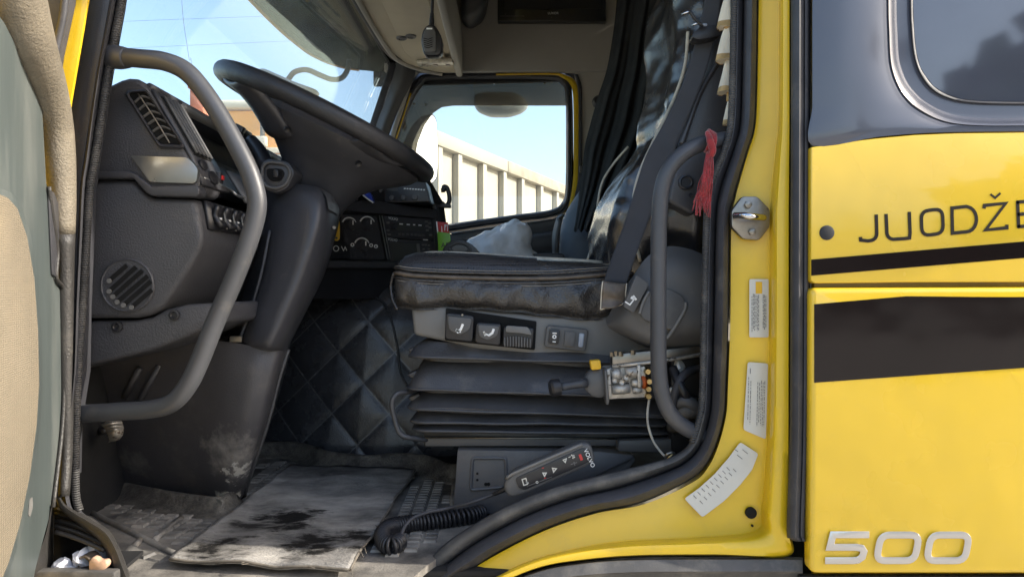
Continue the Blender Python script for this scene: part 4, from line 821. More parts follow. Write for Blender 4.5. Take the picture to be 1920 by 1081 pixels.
# what is mounted on or lies on the console
cbx = CY(755)-.06
cr_ = thing('cb_radio', 'black two way radio with a row of white buttons on the console top', 'radio', W(755, 381, cbx))
slab('case', rnd([(712, 340), (722, 332), (796, 336), (806, 378), (716, 380)], 4), .14, M['black'], cr_, Y=cbx, bevel=.003)
for k in range(8): slab('button', rect(757+k*5.2, 352+k*.35, 760.5+k*5.2, 354.6+k*.35), .003, M['white'], cr_, Y=cbx-.002, bevel=.0004)
stroke('print', [[(754, 343.3), (757, 343.4)], [(758.5, 343.5), (760.5, 343.6)]], 2.2, cbx-.001, .0006, M['white'], cr_)
slab('display', [(722, 342), (742, 343), (746, 358), (726, 357)], .001, M['lcd'], cr_, Y=cbx-.001, bevel=0)
for x, y, r in ((757, 371, 5), (778, 370, 6), (735, 371, 5), (712, 368, 4)): lathe('knob', (x, y, cbx), (0, -1, 0), [(0, r/1000*1.5), (.01, r/1000*1.4), (.011, 0)], M['dark_grey'], cr_, seg=14)
slab('bracket', [(704, 345), (716, 336), (722, 352), (712, 362)], .05, M['dark_grey'], cr_, Y=cbx-.02, bevel=.003)
gl = thing('card_holder', 'small royal blue plastic pouch lying in the console tray', 'pouch', W(687, 378, .86))
slab('pouch', rnd([(672, 354), (686, 349), (696, 366), (700, 379), (690, 374), (674, 360)], 3), .03, M['blue'], gl, Y=.86, bevel=.003)
tube('pale_edge', [(673, 358, .856), (686, 370, .856), (700, 380, .856)], .0022, M['white'], gl, seg=6)
ky = thing('coin_tray', 'little black holder with a steel rim beside the blue pouch', 'holder', W(662, 378, .84))
slab('cup', rnd([(657, 360), (668, 357), (672, 374), (664, 378)], 3), .05, M['black'], ky, Y=.84, bevel=.003)
tube('rim', [(657, 360, .837), (661, 370, .836), (665, 378, .837)], .002, M['steel'], ky, seg=6)
hk = thing('console_hook', 'black looped hook standing on the console edge before the window', 'hook', W(840, 388, 1.15))
tube('loop', [(827, 357, 1.15), (833, 356, 1.15), (832, 350, 1.15), (838, 352, 1.15), (842, 364, 1.15), (842, 378, 1.15), (836, 386, 1.15), (828, 380, 1.15)], .007, M['black'], hk, seg=8); box('foot', (834, 386, 1.15), (.04, .03, .012), M['black'], hk)
pkc = thing('packet', 'red and green card packet stuck beside the console', 'packet', W(832, 470, 1.04))
slab('green_card', [(820, 434), (843, 437), (845, 450), (840, 474), (822, 474)], .008, M['green'], pkc, Y=1.04, bevel=.0008)
slab('red_card', [(818, 415), (840, 417), (842, 437), (831, 440), (821, 436)], .005, M['red'], pkc, Y=1.043, bevel=.0008)
stroke('print', [([(818.5, 415), (821, 437)], 2.4), [(834, 421), (834, 432)], [(834, 421), (837, 422), (834, 426)], [(839, 421), (839, 433)], [(828, 424), (829, 437)]], 1.3, 1.041, .0008, M['white'], pkc)
stroke('print', [[(828, 464), (831, 455), (834, 463)], [(829, 461), (833, 460)], [(837, 464), (837, 455), (840, 456), (837, 459), (841, 463)], [(845, 462), (844, 455)]], 1.5, 1.039, .0006, M['ink'], pkc)
tg = thing('key_tag', 'yellow paper tag hanging beside the steering column', 'tag', W(631, 452, .70))
slab('tag', rnd([(629, 408), (634, 404), (637, 420), (637, 448), (632, 452), (626, 450), (627, 436)], 3), .002, M['label_yellow'], tg, Y=.70, bevel=.0005); lathe('eyelet', (631, 446, .698), (0, -1, 0), [(0, .003), (.001, .003), (.001, .0015)], M['ink'], tg, seg=10)
gp_ = thing('gear_selector', 'black oval lever knob with pale lens inset above the seat edge', 'lever', W(870, 520, 1.0))
slab('knob', rnd([(828, 470), (838, 455), (858, 448), (875, 452), (890, 462), (905, 480), (860, 490), (832, 486)], 9), .05, M['black'], gp_, Y=.98, bevel=.012, seg=4)
tube('rim', [(x, y, .978) for x, y in rnd([(840, 464), (855, 455), (873, 457), (884, 468), (870, 476), (850, 474)], 5, 3)], .004, M['dark_grey'], gp_, closed=True, res=1, seg=6)
slab('inset', rnd([(845, 464), (857, 458), (871, 460), (879, 467), (869, 473), (852, 472)], 5), .004, M['grey_plastic'], gp_, Y=.974, bevel=.001)
tube('stem', [(866, 480, 1.0), (868, 520, 1.02), (870, 560, 1.05)], .016, M['black'], gp_, seg=10)
# ================================================================ steering wheel
SW = W(616, 235, .46); ang = math.radians(25.4); TT = Vector((math.cos(ang), 0, -math.sin(ang))); SN = Vector((math.sin(ang), 0, math.cos(ang))); YY = Vector((0, 1, 0)); R = .238
sw = thing('steering_wheel', 'black leather steering wheel seen edge on from below', 'steering wheel', SW)
P_ = [SW+TT*R*math.cos(a)+YY*R*math.sin(a) for a in [k*2*PI/64 for k in range(64)]]
M['wheel'] = mat('wheel_leather', (.022, .022, .024), .42, var=.2, vs=9, bump=.5, bs=300, rv=.1, dust=(.10, .085, .07), da=.2, ds=9)
tube('rim', P_, .0195, M['wheel'], sw, seg=14, res=1, closed=True)
def spk(a0, w0, w1, r0, r1):
    G = []
    for k in range(8):
        t = k/7; r = r0+(r1-r0)*t; w = w0*(1-t)+w1*t; d = -.055*(1-t)**1.6-.006
        c = SW+(TT*math.cos(a0)+YY*math.sin(a0))*r+SN*d; s = -TT*math.sin(a0)+YY*math.cos(a0)
        G.append([c+s*w*q/4+SN*(-.016*(1-(q/4)**2)) for q in range(-4, 5)])
    return gridmesh('spoke', G, M['plastic_smooth'], sw, thick=.012)
for a0 in (.62, -.62, 2.35, -2.35): spk(a0, .075, .055, .10, R-.008)
HC = SW+TT*.035
G = []
for h, r in ((-.002, .02), (-.003, .13), (-.010, .165), (-.024, .175), (-.040, .165), (-.060, .14), (-.082, .11), (-.11, .085), (-.15, .07), (-.22, .06)):
    G.append([HC+SN*h+(TT*math.cos(a)*1.12+YY*math.sin(a)*.95)*r for a in [k*2*PI/36 for k in range(36)]])
gridmesh('hub', G, M['plastic_smooth'], sw, closed_u=True, caps=True)
for a in (-.9, -2.0): lathe('hub_screw', HC+SN*-.056+TT*.15*math.cos(a)+YY*.15*math.sin(a), (.2, -.7, -.7), [(0, .007), (.003, .0065), (.001, .003)], M['black'], sw, seg=12)
# ================================================================ grab handles
def handle(name, pts, r, label):
    h = thing(name, label, 'grab handle', V(pts[-1])); tube('bar', pts, r, M['handle'], h, seg=16, res=8); return h
h1 = handle('grab_handle', [(180, 100, .085), (215, 106, .075), (262, 110, .06), (310, 116, .05), (350, 135, .045), (385, 175, .045), (420, 230, .045), (455, 295, .045), (474, 340, .045), (482, 385, .045), (470, 440, .045), (440, 520, .045), (405, 600, .045), (375, 675, .045), (352, 722, .045), (322, 755, .05), (280, 767, .06), (220, 771, .075), (140, 776, .10)], .0155, 'long bent grey grab handle beside the dashboard, from pillar to knee height')
tube('foot_boss', [(196, 105, .088), (224, 108, .072), (240, 109, .066)], [.0205, .0195, .0165], M['handle'], h1, seg=16)
h2 = handle('grab_handle', [(1375, 258, .10), (1345, 264, .09), (1310, 272, .078), (1278, 290, .07), (1254, 318, .068), (1241, 355, .068), (1236, 410, .068), (1234.5, 500, .068), (1234.5, 600, .068), (1235, 680, .068), (1239, 725, .068), (1250, 763, .07), (1270, 790, .075), (1298, 808, .085), (1330, 820, .10)], .0135, 'straight grey grab handle in front of the driver seat with red yarn tied on')
# ================================================================ floor
fm = thing('floor_mat', 'dusty black rubber floor mat with raised tread blocks and rim', 'floor mat', Vector((-.3, .45, FZ)))
fo = [(60, 890), (150, 905), (240, 932), (340, 945), (430, 950), (462, 930), (475, 845), (540, 838), (600, 858), (700, 868), (760, 860), (800, 872), (860, 885), (1000, 880), (1150, 870), (1100, 905), (950, 960), (870, 1010), (800, 1060), (740, 1110), (300, 1130), (240, 1085), (200, 1010), (140, 965)]
slab('mat_sheet', [FL(x, y, .004) for x, y in fo], 0, M['floor_mat'], fm, dirv=Vector((0, 0, -.012)), bevel=0)
def rim(name, pts, h, lean, m=M['mat_rim'], par=fm):
    P = spl([FL(x, y, .004) for x, y in pts], 5); fr = []; n = len(P)
    G = []
    for i in range(n):
        t = (P[min(n-1, i+1)]-P[max(0, i-1)]).normalized(); o = Vector((-t.y, t.x, 0))*lean
        G.append([P[i]-o*.5, P[i]+o*.1+Vector((0, 0, .002)), P[i]+o*.45+Vector((0, 0, h*.35)), P[i]+o*.75+Vector((0, 0, h*.85)), P[i]+o*.9+Vector((0, 0, h)), P[i]+o*1.15+Vector((0, 0, h*.96)), P[i]+o*1.3+Vector((0, 0, h*.5))])
    return gridmesh(name, G, m, par, thick=.003)
rim('front_rim', [(130, 942), (150, 929), (172, 928), (240, 944), (300, 956), (360, 965), (415, 969), (440, 962), (462, 945)], .030, .03)
rim('tunnel_rim', [(455, 862), (500, 857), (545, 858), (590, 874), (640, 882), (700, 885), (750, 880), (785, 886), (815, 900), (862, 905)], .034, .035)
BK = None
def block(p, ux, uy, lx, ly, h, m):
    "one tread block of the mat"
    global BK
    if BK is None:
        b = .18; vs = [Vector((x*.5*(1-b*(z > 0)), y*.5*(1-b*(z > 0)), z)) for z in (0, 1) for x, y in ((-1, -1), (1, -1), (1, 1), (-1, 1))]
        BK = mk('tread_block', vs, [[0, 1, 2, 3], [4, 5, 6, 7], [0, 1, 5, 4], [1, 2, 6, 5], [2, 3, 7, 6], [3, 0, 4, 7]], m, fm, 0, org=None)
        BK.data.transform(Matrix.Translation(ORG[fm.name])); o = BK
    else: o = inst(BK, fm, name='tread_block')
    o.location = p-ORG[fm.name]; o.rotation_euler = (0, 0, math.atan2(ux.y, ux.x)); o.scale = (lx, ly, h)
    return o
def inside(p, poly):
    c = False; j = len(poly)-1
    for i in range(len(poly)):
        if (poly[i].y > p.y) != (poly[j].y > p.y) and p.x < (poly[j].x-poly[i].x)*(p.y-poly[i].y)/(poly[j].y-poly[i].y)+poly[i].x: c = not c
        j = i
    return c
def field(poly, ang, lx, ly, gap):
    pl = [FL(x, y) for x, y in poly]; c = sum(pl, Vector())/len(pl); u = Vector((math.cos(ang), math.sin(ang), 0)); w = Vector((-u.y, u.x, 0))
    for i in range(-22, 23):
        for j in range(-22, 23):
            p = c+u*i*(lx+gap)+w*j*(ly+gap)
            if all(inside(p+u*a*lx*.45+w*b*ly*.45, pl) for a in (-1, 1) for b in (-1, 1)): block(p+Vector((0, 0, .004)), u, w, lx, ly, .0030+random.random()*.0015, M['mat_block'])
field([(160, 944), (185, 933), (250, 950), (340, 966), (428, 978), (380, 1012), (338, 1044)], -.06, .026, .022, .005)
field([(148, 960), (240, 1005), (335, 1050), (318, 1056), (255, 1072), (232, 1032), (202, 998)], -.42, .032, .026, .005)
field([(478, 872), (540, 866), (600, 880), (555, 885), (505, 920), (465, 940), (452, 930)], -.02, .030, .018, .005)
field([(785, 896), (850, 905), (848, 945), (800, 975), (720, 1005), (700, 1000)], .02, .022, .014, .005)
field([(700, 1010), (800, 982), (868, 960), (840, 1000), (790, 1045), (740, 1052), (690, 1040)], .02, .024, .017, .005)
for a, b in (((340, 970), (290, 1012)), ((262, 1012), (240, 1040)), ((150, 950), (345, 1046)), ((560, 880), (470, 930)), ((853, 895), (848, 950))): tube('mat_ridge', [FL(*a, .006), FL((a[0]+b[0])/2, (a[1]+b[1])/2, .006), FL(*b, .006)], .006, M['mat_block'], fm, seg=6, res=2)
tube('sill_strip', [(235, 1040, .10), (300, 1068, .10), (380, 1095, .10), (500, 1098, .10), (640, 1090, .10), (720, 1085, .10)], .020, M['rubber_dusty'], fm, seg=8)
# loose carpet piece
cq = [(318, 1057), (655, 1077), (777, 886), (545, 876)]
A, B, D_, E = [FL(x, y, .012) for x, y in cq]
G = []
for j in range(31):
    row = []
    for i in range(41):
        u = i/40; v = j/30; p = A.lerp(B, u).lerp(E.lerp(D_, u), v)
        p = p+Vector((.004*nz(p, 30), .004*nz(p, 25, 4), .006+.008*nz(p, 9, 2)+.004*nz(p, 22, 5)+.006*max(0, v-.8))); row.append(p)
    G.append(row)
cp = gridmesh('carpet_piece', G, M['carpet'], thick=.006); setp(cp, 'dusty dark carpet offcut with black oil stains lying on the floor mat', 'carpet')
tube('frayed_edge', [G[j][40]+Vector((.001, 0, .001)) for j in range(0, 31, 3)], .0028, M['carpet_edge'], cp, seg=5, res=3)
tube('frayed_edge', [G[0][i]+Vector((0, 0, .001)) for i in range(0, 41, 4)], .0024, M['carpet_edge'], cp, seg=5, res=3)
for k in range(14):
    i = random.choice([(0, random.randrange(41)), (random.randrange(31), 40)]); p = G[i[0]][i[1]]
    tube('loose_thread', [p, p+Vector((random.gauss(0, .008), random.gauss(-.006, .006), .004)), p+Vector((random.gauss(.004, .014), random.gauss(-.01, .01), 0))], .0007, M['carpet_edge'], cp, seg=4, res=3)
# ================================================================ quilted engine cover
QO = W(632, 660, .90); QA = Vector((.086, .0845)); QB = Vector((.0755, -.086)); QD = QA.x*QB.y-QA.y*QB.x
M['quilt_side'] = lattice(mat('stitched_leatherette', (.050, .051, .057), .27, var=.25, vs=10, bump=.35, bs=320, rv=.08, spec=.7, dust=DUST, da=.10, ds=9), QO, QA, QB, (.17, .17, .17), .016)
def qd(u, v, p):
    x = p.x-QO.x; z = p.z-QO.z; a = (x*QB.y-z*QB.x)/QD; b = (QA.x*z-QA.y*x)/QD
    e = min(abs(a-round(a)), abs(b-round(b)))
    return .0075*min(1, e*2)**.42+.003*nz(p, 9)
eng = thing('engine_cover', 'black quilted leatherette engine cover with diamond stitching beside the seat', 'engine cover', Vector((-.25, .95, FZ)))
qs = patch('quilted_side', [[(560, 548, 1.12), (610, 545, 1.10), (660, 538, 1.08), (720, 528, 1.08), (800, 525, 1.08), (900, 530, 1.08), (1100, 540, 1.10)],
     [(545, 560, 1.02), (600, 556, 1.0), (655, 550, .985), (715, 542, .985), (790, 545, .985), (900, 550, .985), (1100, 560, 1.0)],
     [(530, 600, .975), (590, 598, .945), (650, 596, .93), (715, 596, .93), (790, 600, .94), (900, 610, .94), (1100, 620, .96)],
     [(500, 700, .95), (570, 700, .915), (640, 700, .90), (715, 705, .90), (790, 710, .91), (900, 720, .91), (1100, 730, .92)],
     [(470, 800, .93), (550, 800, .89), (640, 800, .875), (720, 805, .875), (800, 810, .88), (900, 820, .88), (1100, 830, .89)],
     [(450, 850, .92), (550, 850, .87), (640, 868, .86), (720, 872, .86), (800, 880, .87), (900, 885, .87), (1100, 885, .88)]], M['quilt_side'], eng, nu=22, nv=22, disp=qd)
# stitching seams along the grooves
def seam(pts): tube('seam', pts, .0016, M['thread'], eng, seg=5, res=6)
tube('cover_piping', [(596, 548, .985), (640, 546, .965), (690, 552, .95), (720, 568, .935), (734, 600, .92), (745, 650, .905), (752, 700, .895), (775, 740, .89)], .0035, M['quilt'], eng, seg=6)
slab('tunnel_top', [W(560, 540, 1.1), W(1100, 535, 1.1), W(1100, 535, 1.1)+Vector((0, .7, .02)), W(560, 540, 1.1)+Vector((0, .7, .02))], 0, M['quilt'], eng, dirv=Vector((0, 0, -.05)), bevel=.01)
patch('front_flap', [[(590, 500, 1.02), (660, 502, 1.0), (760, 505, 1.0)], [(590, 525, 1.06), (660, 522, 1.04), (760, 520, 1.02)], [(588, 556, 1.10), (660, 548, 1.10), (760, 540, 1.08)]], M['black'], eng)
# pedal
pd = thing('foot_pedal', 'worn steel tipped foot pedal showing under the grab handle', 'pedal', W(200, 830, .34))
tube('pedal_arm', [(140, 792, .40), (170, 800, .36), (198, 808, .325)], .008, M['black'], pd, seg=8)
patch('pedal_pad', [[(190, 796, .30), (205, 790, .29), (226, 788, .30)], [(200, 804, .285), (212, 800, .275), (230, 800, .29)], [(206, 818, .285), (216, 815, .275), (229, 812, .29)], [(205, 826, .30), (214, 824, .295), (222, 822, .31)]], M['alu'], pd, thick=.006)
for k in range(3): tube('pad_rib', [(194+k*5, 797+k*6, .278), (210+k*3, 793+k*6, .268), (228, 792+k*6, .285)], .003, M['alu'], pd, seg=5)
# ================================================================ driver's seat
YS = .285
seat = thing('driver_seat', 'black leather driver seat on a grey sprung base with rubber bellows', 'seat', W(1000, 950, YS+.25))
# cushion: cross sections along the length, near side first
def sect(px, top, seam, bot, inset, wid=.50):
    y0 = YS+inset; p = lambda py, Y: W(px, py, Y)
    X = W(px, 500, YS).x; zt, zs_, zb = (W(px, q, YS).z for q in (top, seam, bot))
    L = [(y0+.05, zb), (y0+.012, zb+.006), (y0-.006, zb*.7+zs_*.3), (y0-.008, zb*.35+zs_*.65), (y0-.001, zs_-.006), (y0+.001, zs_), (y0+.006, zs_+.012), (y0+.02, zt*.8+zs_*.2), (y0+.05, zt), (y0+.12, zt-.004)]
    F_ = [(2*(YS+wid/2)-a+0, b) for a, b in L][::-1]
    return [Vector((X, a, b)) for a, b in L+F_]
SE = [(731, 500, 512, 556, .07), (736, 492, 513, 572, .035), (748, 482, 514, 580, .012), (775, 474, 518, 582, .002), (830, 473, 521, 582, 0), (900, 477, 523, 583, 0), (970, 482, 524, 588, 0), (1040, 486, 523, 596, 0), (1100, 489, 519, 602, .0), (1140, 492, 516, 600, .004), (1190, 495, 515, 590, .02)]
S5 = [sect(*s) for s in SE]; cols = [spl([r[i] for r in S5], 14) for i in range(len(S5[0]))]; rws = [[cols[i][j] for i in range(len(cols))] for j in range(len(cols[0]))]
rws = [spl(r, 4, True) for r in rws]
cy0 = YS+.25
for r in rws:
    for k, p in enumerate(r):
        # puckered leather on the flanks
        f = max(0, 1-abs(p.y-(YS if p.y < cy0 else YS+.5))/.05); zz = (p.z-W(900, 552, YS).z)/.05
        if f > 0 and zz < 1.0:
            s = p.x+.5*p.z; 
            wv = .016*(.35-abs(nz(Vector((p.x*1.0+p.z*.75, 0, p.z*.45-p.x*.2)), 13, 3)))+.010*(.3-abs(nz(Vector((p.x-p.z*.9, .3, p.z*.4)), 16, 9)))+.005*nz(Vector((p.x-p.z*.8, p.y*.2, p.z*.4)), 34, 7)+.0025*nz(p, 50, 3)
            r[k] = p+Vector((0, (-wv if p.y < cy0 else wv)*f*min(1, (1-zz)*1.2), .004*nz(p, 30, 8)*f))
cu = gridmesh('cushion', rws, M['leather'], seat, closed_u=True, caps=True, smooth=180)
# perforated band on the cushion top edge
def top_pt(px, s):   # s 0 at the seam .. 1 on top
    t = (px-731)/(1190-731); j = 0
    for j in range(len(SE)-1):
        if SE[j][0] <= px <= SE[j+1][0]: break
    k = (px-SE[j][0])/(SE[j+1][0]-SE[j][0]); a = [S5[j][i].lerp(S5[j+1][i], k) for i in (5, 6, 7, 8, 9)]
    q = s*4; i = min(3, int(q)); return a[i].lerp(a[i+1], q-i)+Vector((0, -.0045, .0045))
gridmesh('perforated_top', [[top_pt(px, .16+.84*s/6) for px in range(752, 1012, 8)] for s in range(7)], M['leather_perf'], cu)
for dz, rr, mm in ((.012, .0028, 'leather'), (.002, .0042, 'piping'), (-.007, .0026, 'leather')):
    tube('piping', [(S5[j][5]+Vector((0, -.0045, dz))) for j in range(0, 11)], rr, M[mm], cu, seg=8, res=8)
for dz in (.0165, -.0125):
    P = spl([S5[j][5]+Vector((0, -.0065, dz)) for j in range(1, 10)], 10)
    for k in range(0, len(P)-1): 
        pass
    tube('stitching', P, .0009, M['thread'], cu, seg=4, res=1)
tube('piping', [top_pt(px, .97)+Vector((0, .03, .004)) for px in range(756, 1150, 30)], .005, M['pale_piping'], cu, seg=8, res=3)
tube('nose_piping', [(738, 512, YS+.02), (733, 535, YS+.03), (736, 560, YS+.02), (745, 580, YS+.01)], .003, M['leather'], cu, seg=6)
# upper base shell with levers
bs = slab('base_shell', [(770, 572), (800, 574), (835, 574), (1000, 590), (1120, 596), (1150, 590), (1255, 600), (1255, 690), (1200, 700), (1110, 680), (1000, 668), (900, 655), (836, 640), (776, 628)], .44, M['grey_plastic'], seat, Y=YS+.01, bevel=.008, seg=3)
slab('lever_bay', rnd([(836, 577), (1006, 602), (1003, 656), (834, 638)], 3), .01, M['hole'], bs, Y=YS+.006, bevel=0)
def lever(pts, lens, icon):
    l = slab('lever', rnd(pts, 7, 4), .03, M['black'], seat, Y=YS-.022, bevel=.004, seg=3)
    slab('lever_face', rnd(lens, 6, 4), .004, M['dark_grey'], l, Y=YS-.026, bevel=.0015)
    stroke('icon', icon, 3.2, YS-.0272, .001, M['white'], l); return l
lever([(836, 586), (889, 592), (886, 641), (834, 635)], [(839, 592), (885, 597), (880, 618), (862, 628), (842, 618)], [([(868, 607), (864, 617), (859, 621)], 4.5), [(854, 619), (864, 622)], [(855, 617), (859, 624)]])
lever([(893, 604), (940, 607), (938, 648), (890, 642)], [(896, 608), (937, 611), (932, 630), (914, 638), (898, 630)], [([(926, 616), (923, 624), (917, 628)], 4.5), [(907, 624), (918, 629)], [(907, 621), (910, 629)]])
l3 = slab('lever', rnd([(944, 612), (1002, 615), (998, 652), (942, 648)], 6, 4), .03, M['black'], seat, Y=YS-.016, bevel=.004, seg=3)
slab('lever_face', rnd([(949, 610), (990, 613), (998, 628), (975, 624), (948, 622)], 4, 3), .012, M['grey_plastic'], l3, Y=YS-.026, bevel=.003)
for k in range(10): slab('grip_rib', rect(945+k*5.3, 632+k*.3-3*math.sin(k/9*PI), 948+k*5.3, 649+k*.3), .01, M['dark_grey'], l3, Y=YS-.023, bevel=.001)
for x, y in ((867, 590),): lathe('screw', (x, y, YS-.024), (0, -1, 0), [(0, .0025), (.002, .002)], M['steel'], bs, seg=8)
sb = slab('switch_panel', rnd([(1025, 609), (1104, 617), (1098, 660), (1020, 650)], 7, 4), .012, M['dark_grey'], seat, Y=YS-.004, bevel=.004, seg=3)
for pts, mm in (([(1031, 617), (1050, 618), (1047, 645), (1028, 643)], 'black'), ([(1060, 621), (1080, 623), (1076, 650), (1057, 648)], 'dark_grey'), ([(1086, 624), (1096, 625), (1093, 651), (1084, 650)], 'switch_blue')):
    s = slab('rocker_switch', rnd(pts, 3, 3), .01, M[mm], sb, Y=YS-.011, bevel=.0025)
stroke('icon', [circ(1039.5, 631, 3, 8)+[circ(1039.5, 631, 3, 8)[0]], [(1036, 624), (1044, 624.5)], [(1036, 640), (1042, 640.5)]], 2, YS-.0115, .0006, M['white'], sb)
# bellows
BL = [(640, 0, 0), (650, 14, 6), (664, 24, 16), (668, 23, 15), (672, 4, -14), (678, 2, -14), (684, 6, -4), (706, 16, 8), (723, 26, 18), (728, 26, 18), (731, 6, -12), (736, 4, -12), (741, 8, -2), (760, 24, 17), (765, 24, 17), (767, 6, -10), (771, 6, -6), (786, 20, 14), (790, 20, 14), (792, 8, -8), (795, 8, -4), (803, 18, 12), (806, 16, 10), (810, 0, -14), (822, 0, -14)]
Lp = []
for y, l, nr in BL:
    x0 = W(790-l, y, YS+.02).x; x1 = W(1262, y, YS+.02).x; z = W(800, y, YS+.02).z; y0 = YS+.02-nr*.0014; y1 = YS+.45
    q = []
    c = .035
    for cx, cy_, a0 in ((x0+c, y0+c, PI), (x1-c, y0+c, 1.5*PI), (x1-c, y1-c, 0), (x0+c, y1-c, .5*PI)):
        for k in range(6):
            a = a0+k/5*PI/2; q.append(Vector((cx+c*math.cos(a), cy_+c*math.sin(a), z)))
    seg = []
    for k in range(len(q)):
        a, b = q[k], q[(k+1) % len(q)]
        nsub = 14 if (b-a).length > .2 else 1
        for j in range(nsub):
            p = a.lerp(b, j/nsub); sag = -.016*(p.x-x0)/(x1-x0)*(1 if y < 770 else .4); seg.append(p+Vector((0, .004*nz(p, 12, y*.1), sag+.005*nz(p, 8, 3+y*.3))))
    Lp.append(seg)
M['bellows'] = mat('rubber_bellows', (.066, .066, .070), .36, var=.15, vs=10, bump=.4, bs=320, dust=DUST, da=.2, ds=14)
gridmesh('bellows', Lp, M['bellows'], seat, closed_u=True, caps=True, smooth=38)
for k in (2, 8, 13, 17, 21): tube('fold_bead', [p.lerp(q, .6) for p, q in zip(Lp[k], Lp[k+1])], .0034, M['bellows'], seat, seg=6, res=1, closed=True)
for px, py in ((766, 660), (764, 706), (766, 750)): slab('bellows_tip', [(px-4, py-4), (px+20, py-14), (px+30, py+4), (px+14, py+8)], .05, M['bellows'], seat, Y=YS+.04, bevel=.006)
sl = slab('slide_rail', [(795, 808), (1320, 808), (1320, 836), (795, 836)], .05, M['black'], seat, Y=YS+.035, bevel=.002)
slab('rail_face', [(797, 820), (1190, 822), (1190, 835), (797, 836)], .01, M['dark_grey'], sl, Y=YS+.026, bevel=.001)
tube('rail_edge', [(797, 820, YS+.025), (1000, 821, YS+.025), (1190, 822, YS+.025)], .002, M['steel'], sl, seg=5, res=1)
slab('rail_cap', rnd([(1160, 826), (1320, 820), (1320, 850), (1158, 846)], 6), .03, M['dark_grey'], sl, Y=YS-.01, bevel=.004)
pb = slab('pedestal', [(858, 842), (1120, 845), (1188, 852), (1192, 862), (1160, 905), (1150, 962), (848, 962)], .42, M['dark_grey'], seat, Y=YS+.012, bevel=.003)
M['plate'] = mat('grey_steel_plate', (.095, .095, .10), .42, var=.1, vs=10, dust=DUST, da=.14, ds=9, bump=.1, bs=300)
pp = slab('pedestal_plate', [(858, 843), (1120, 846), (1186, 852), (1188, 858), (1100, 900), (1080, 962), (850, 962)], .006, M['plate'], pb, Y=YS+.004, bevel=.0015)
q = rnd([(886, 858), (948, 858), (950, 912), (882, 918)], 6, 3); tube('pressed_rim', [(x, y, YS+.003) for x, y in q], .0032, M['plate'], pp, seg=8, res=1, closed=True)
for x, y, r in ((895, 887, 2.4), (895, 899, 2.4), (911, 907, 3.4), (916, 907, 3.4), (897, 951, 3.2)): lathe('hole', (x, y, YS+.0034), (0, -1, 0), [(0, r/950), (.0004, r/950)], M['hole'], pp, seg=10)
tube('slide_handle', [(778, 732, YS+.05), (760, 735, YS+.02), (744, 738, YS+.005), (735, 755, YS), (740, 785, YS), (750, 812, YS), (768, 820, YS+.005), (800, 824, YS+.03)], .0052, M['handle'], seat, seg=10)
# side cover at the hinge of the backrest
sc = patch('hinge_cover', [[(1136, 600, .25), (1150, 575, .235), (1185, 520, .215), (1215, 480, .21), (1250, 462, .21), (1290, 466, .205), (1325, 480, .20)],
     [(1138, 608, .235), (1165, 595, .20), (1200, 560, .185), (1235, 520, .18), (1262, 500, .178), (1295, 500, .175), (1330, 505, .175)],
     [(1142, 614, .235), (1180, 618, .195), (1215, 605, .18), (1245, 580, .175), (1270, 560, .172), (1300, 555, .17), (1330, 560, .17)],
     [(1160, 625, .24), (1195, 638, .21), (1225, 640, .185), (1250, 630, .178), (1275, 620, .175), (1300, 615, .172), (1330, 615, .172)],
     [(1175, 632, .27), (1205, 648, .25), (1232, 655, .23), (1255, 656, .22), (1280, 654, .215), (1305, 650, .21), (1330, 648, .21)]], M['dark_grey'], seat, nu=6, nv=6)
lv = slab('recline_lever', rnd([(1193, 515), (1217, 532), (1188, 587), (1169, 574)], 4, 3), .02, M['dark_grey'], seat, Y=.158, bevel=.004, seg=3)
stroke('icon', [([(1183, 557), (1190, 561)], 5), ([(1187, 554), (1193, 562)], 4), [(1188, 562), (1181, 571), (1172, 565)]], 2.6, .1568, .0008, M['white'], lv)
slab('cover_recess', rnd([(1200, 585), (1216, 545), (1255, 540), (1282, 555), (1286, 575), (1262, 620), (1240, 612), (1205, 598)], 8, 4), .008, M['dark_grey'], sc, Y=.163, bevel=.003)
tube('recess_edge', [(1286, 566, .162), (1284, 580, .162), (1272, 602, .163), (1258, 624, .165), (1250, 634, .168)], .0035, M['grey_plastic'], sc, seg=6)
tube('recess_edge', [(1199, 588, .162), (1206, 566, .162), (1217, 546, .162)], .003, M['grey_plastic'], sc, seg=6)
# backrest
def back(py, xf, xb, y0, y1, bul=.03):
    "one level of the backrest: xf front, xb back edge (pixels at the near flank)"
    z = W(0, py, .35).z; a = W(xf, py, .35).x; b = W(xb, py, .35).x; L = []
    ctl = [(b, y0+.02), (a+(b-a)*.5, y0-.008), (a+(b-a)*.12, y0), (a-.012, y0+.03), (a-.006, y0+.09), (a+.012, (y0+y1)/2), (a-.006, y1-.09), (a-.012, y1-.03), (a+(b-a)*.12, y1), (a+(b-a)*.5, y1+.008), (b, y1-.02)]
    return [Vector((x, y, z)) for x, y in ctl]
BR = [(530, 1165, 1330, .30, .74), (480, 1152, 1320, .29, .75), (430, 1150, 1318, .275, .765), (380, 1162, 1322, .27, .77), (330, 1182, 1330, .27, .77), (285, 1212, 1340, .275, .765), (245, 1245, 1350, .285, .755), (215, 1262, 1356, .30, .74), (180, 1262, 1362, .305, .735), (130, 1272, 1366, .31, .73), (70, 1280, 1370, .315, .725), (0, 1276, 1374, .32, .72), (-70, 1280, 1378, .33, .71), (-110, 1300, 1370, .36, .68)]
Gk = [spl(back(*b), 9, True) for b in BR]; Gk = [[c[j] for c in [spl([r[i] for r in Gk], 9) for i in range(len(Gk[0]))]] for j in range(9*(len(BR)-1)+1)]
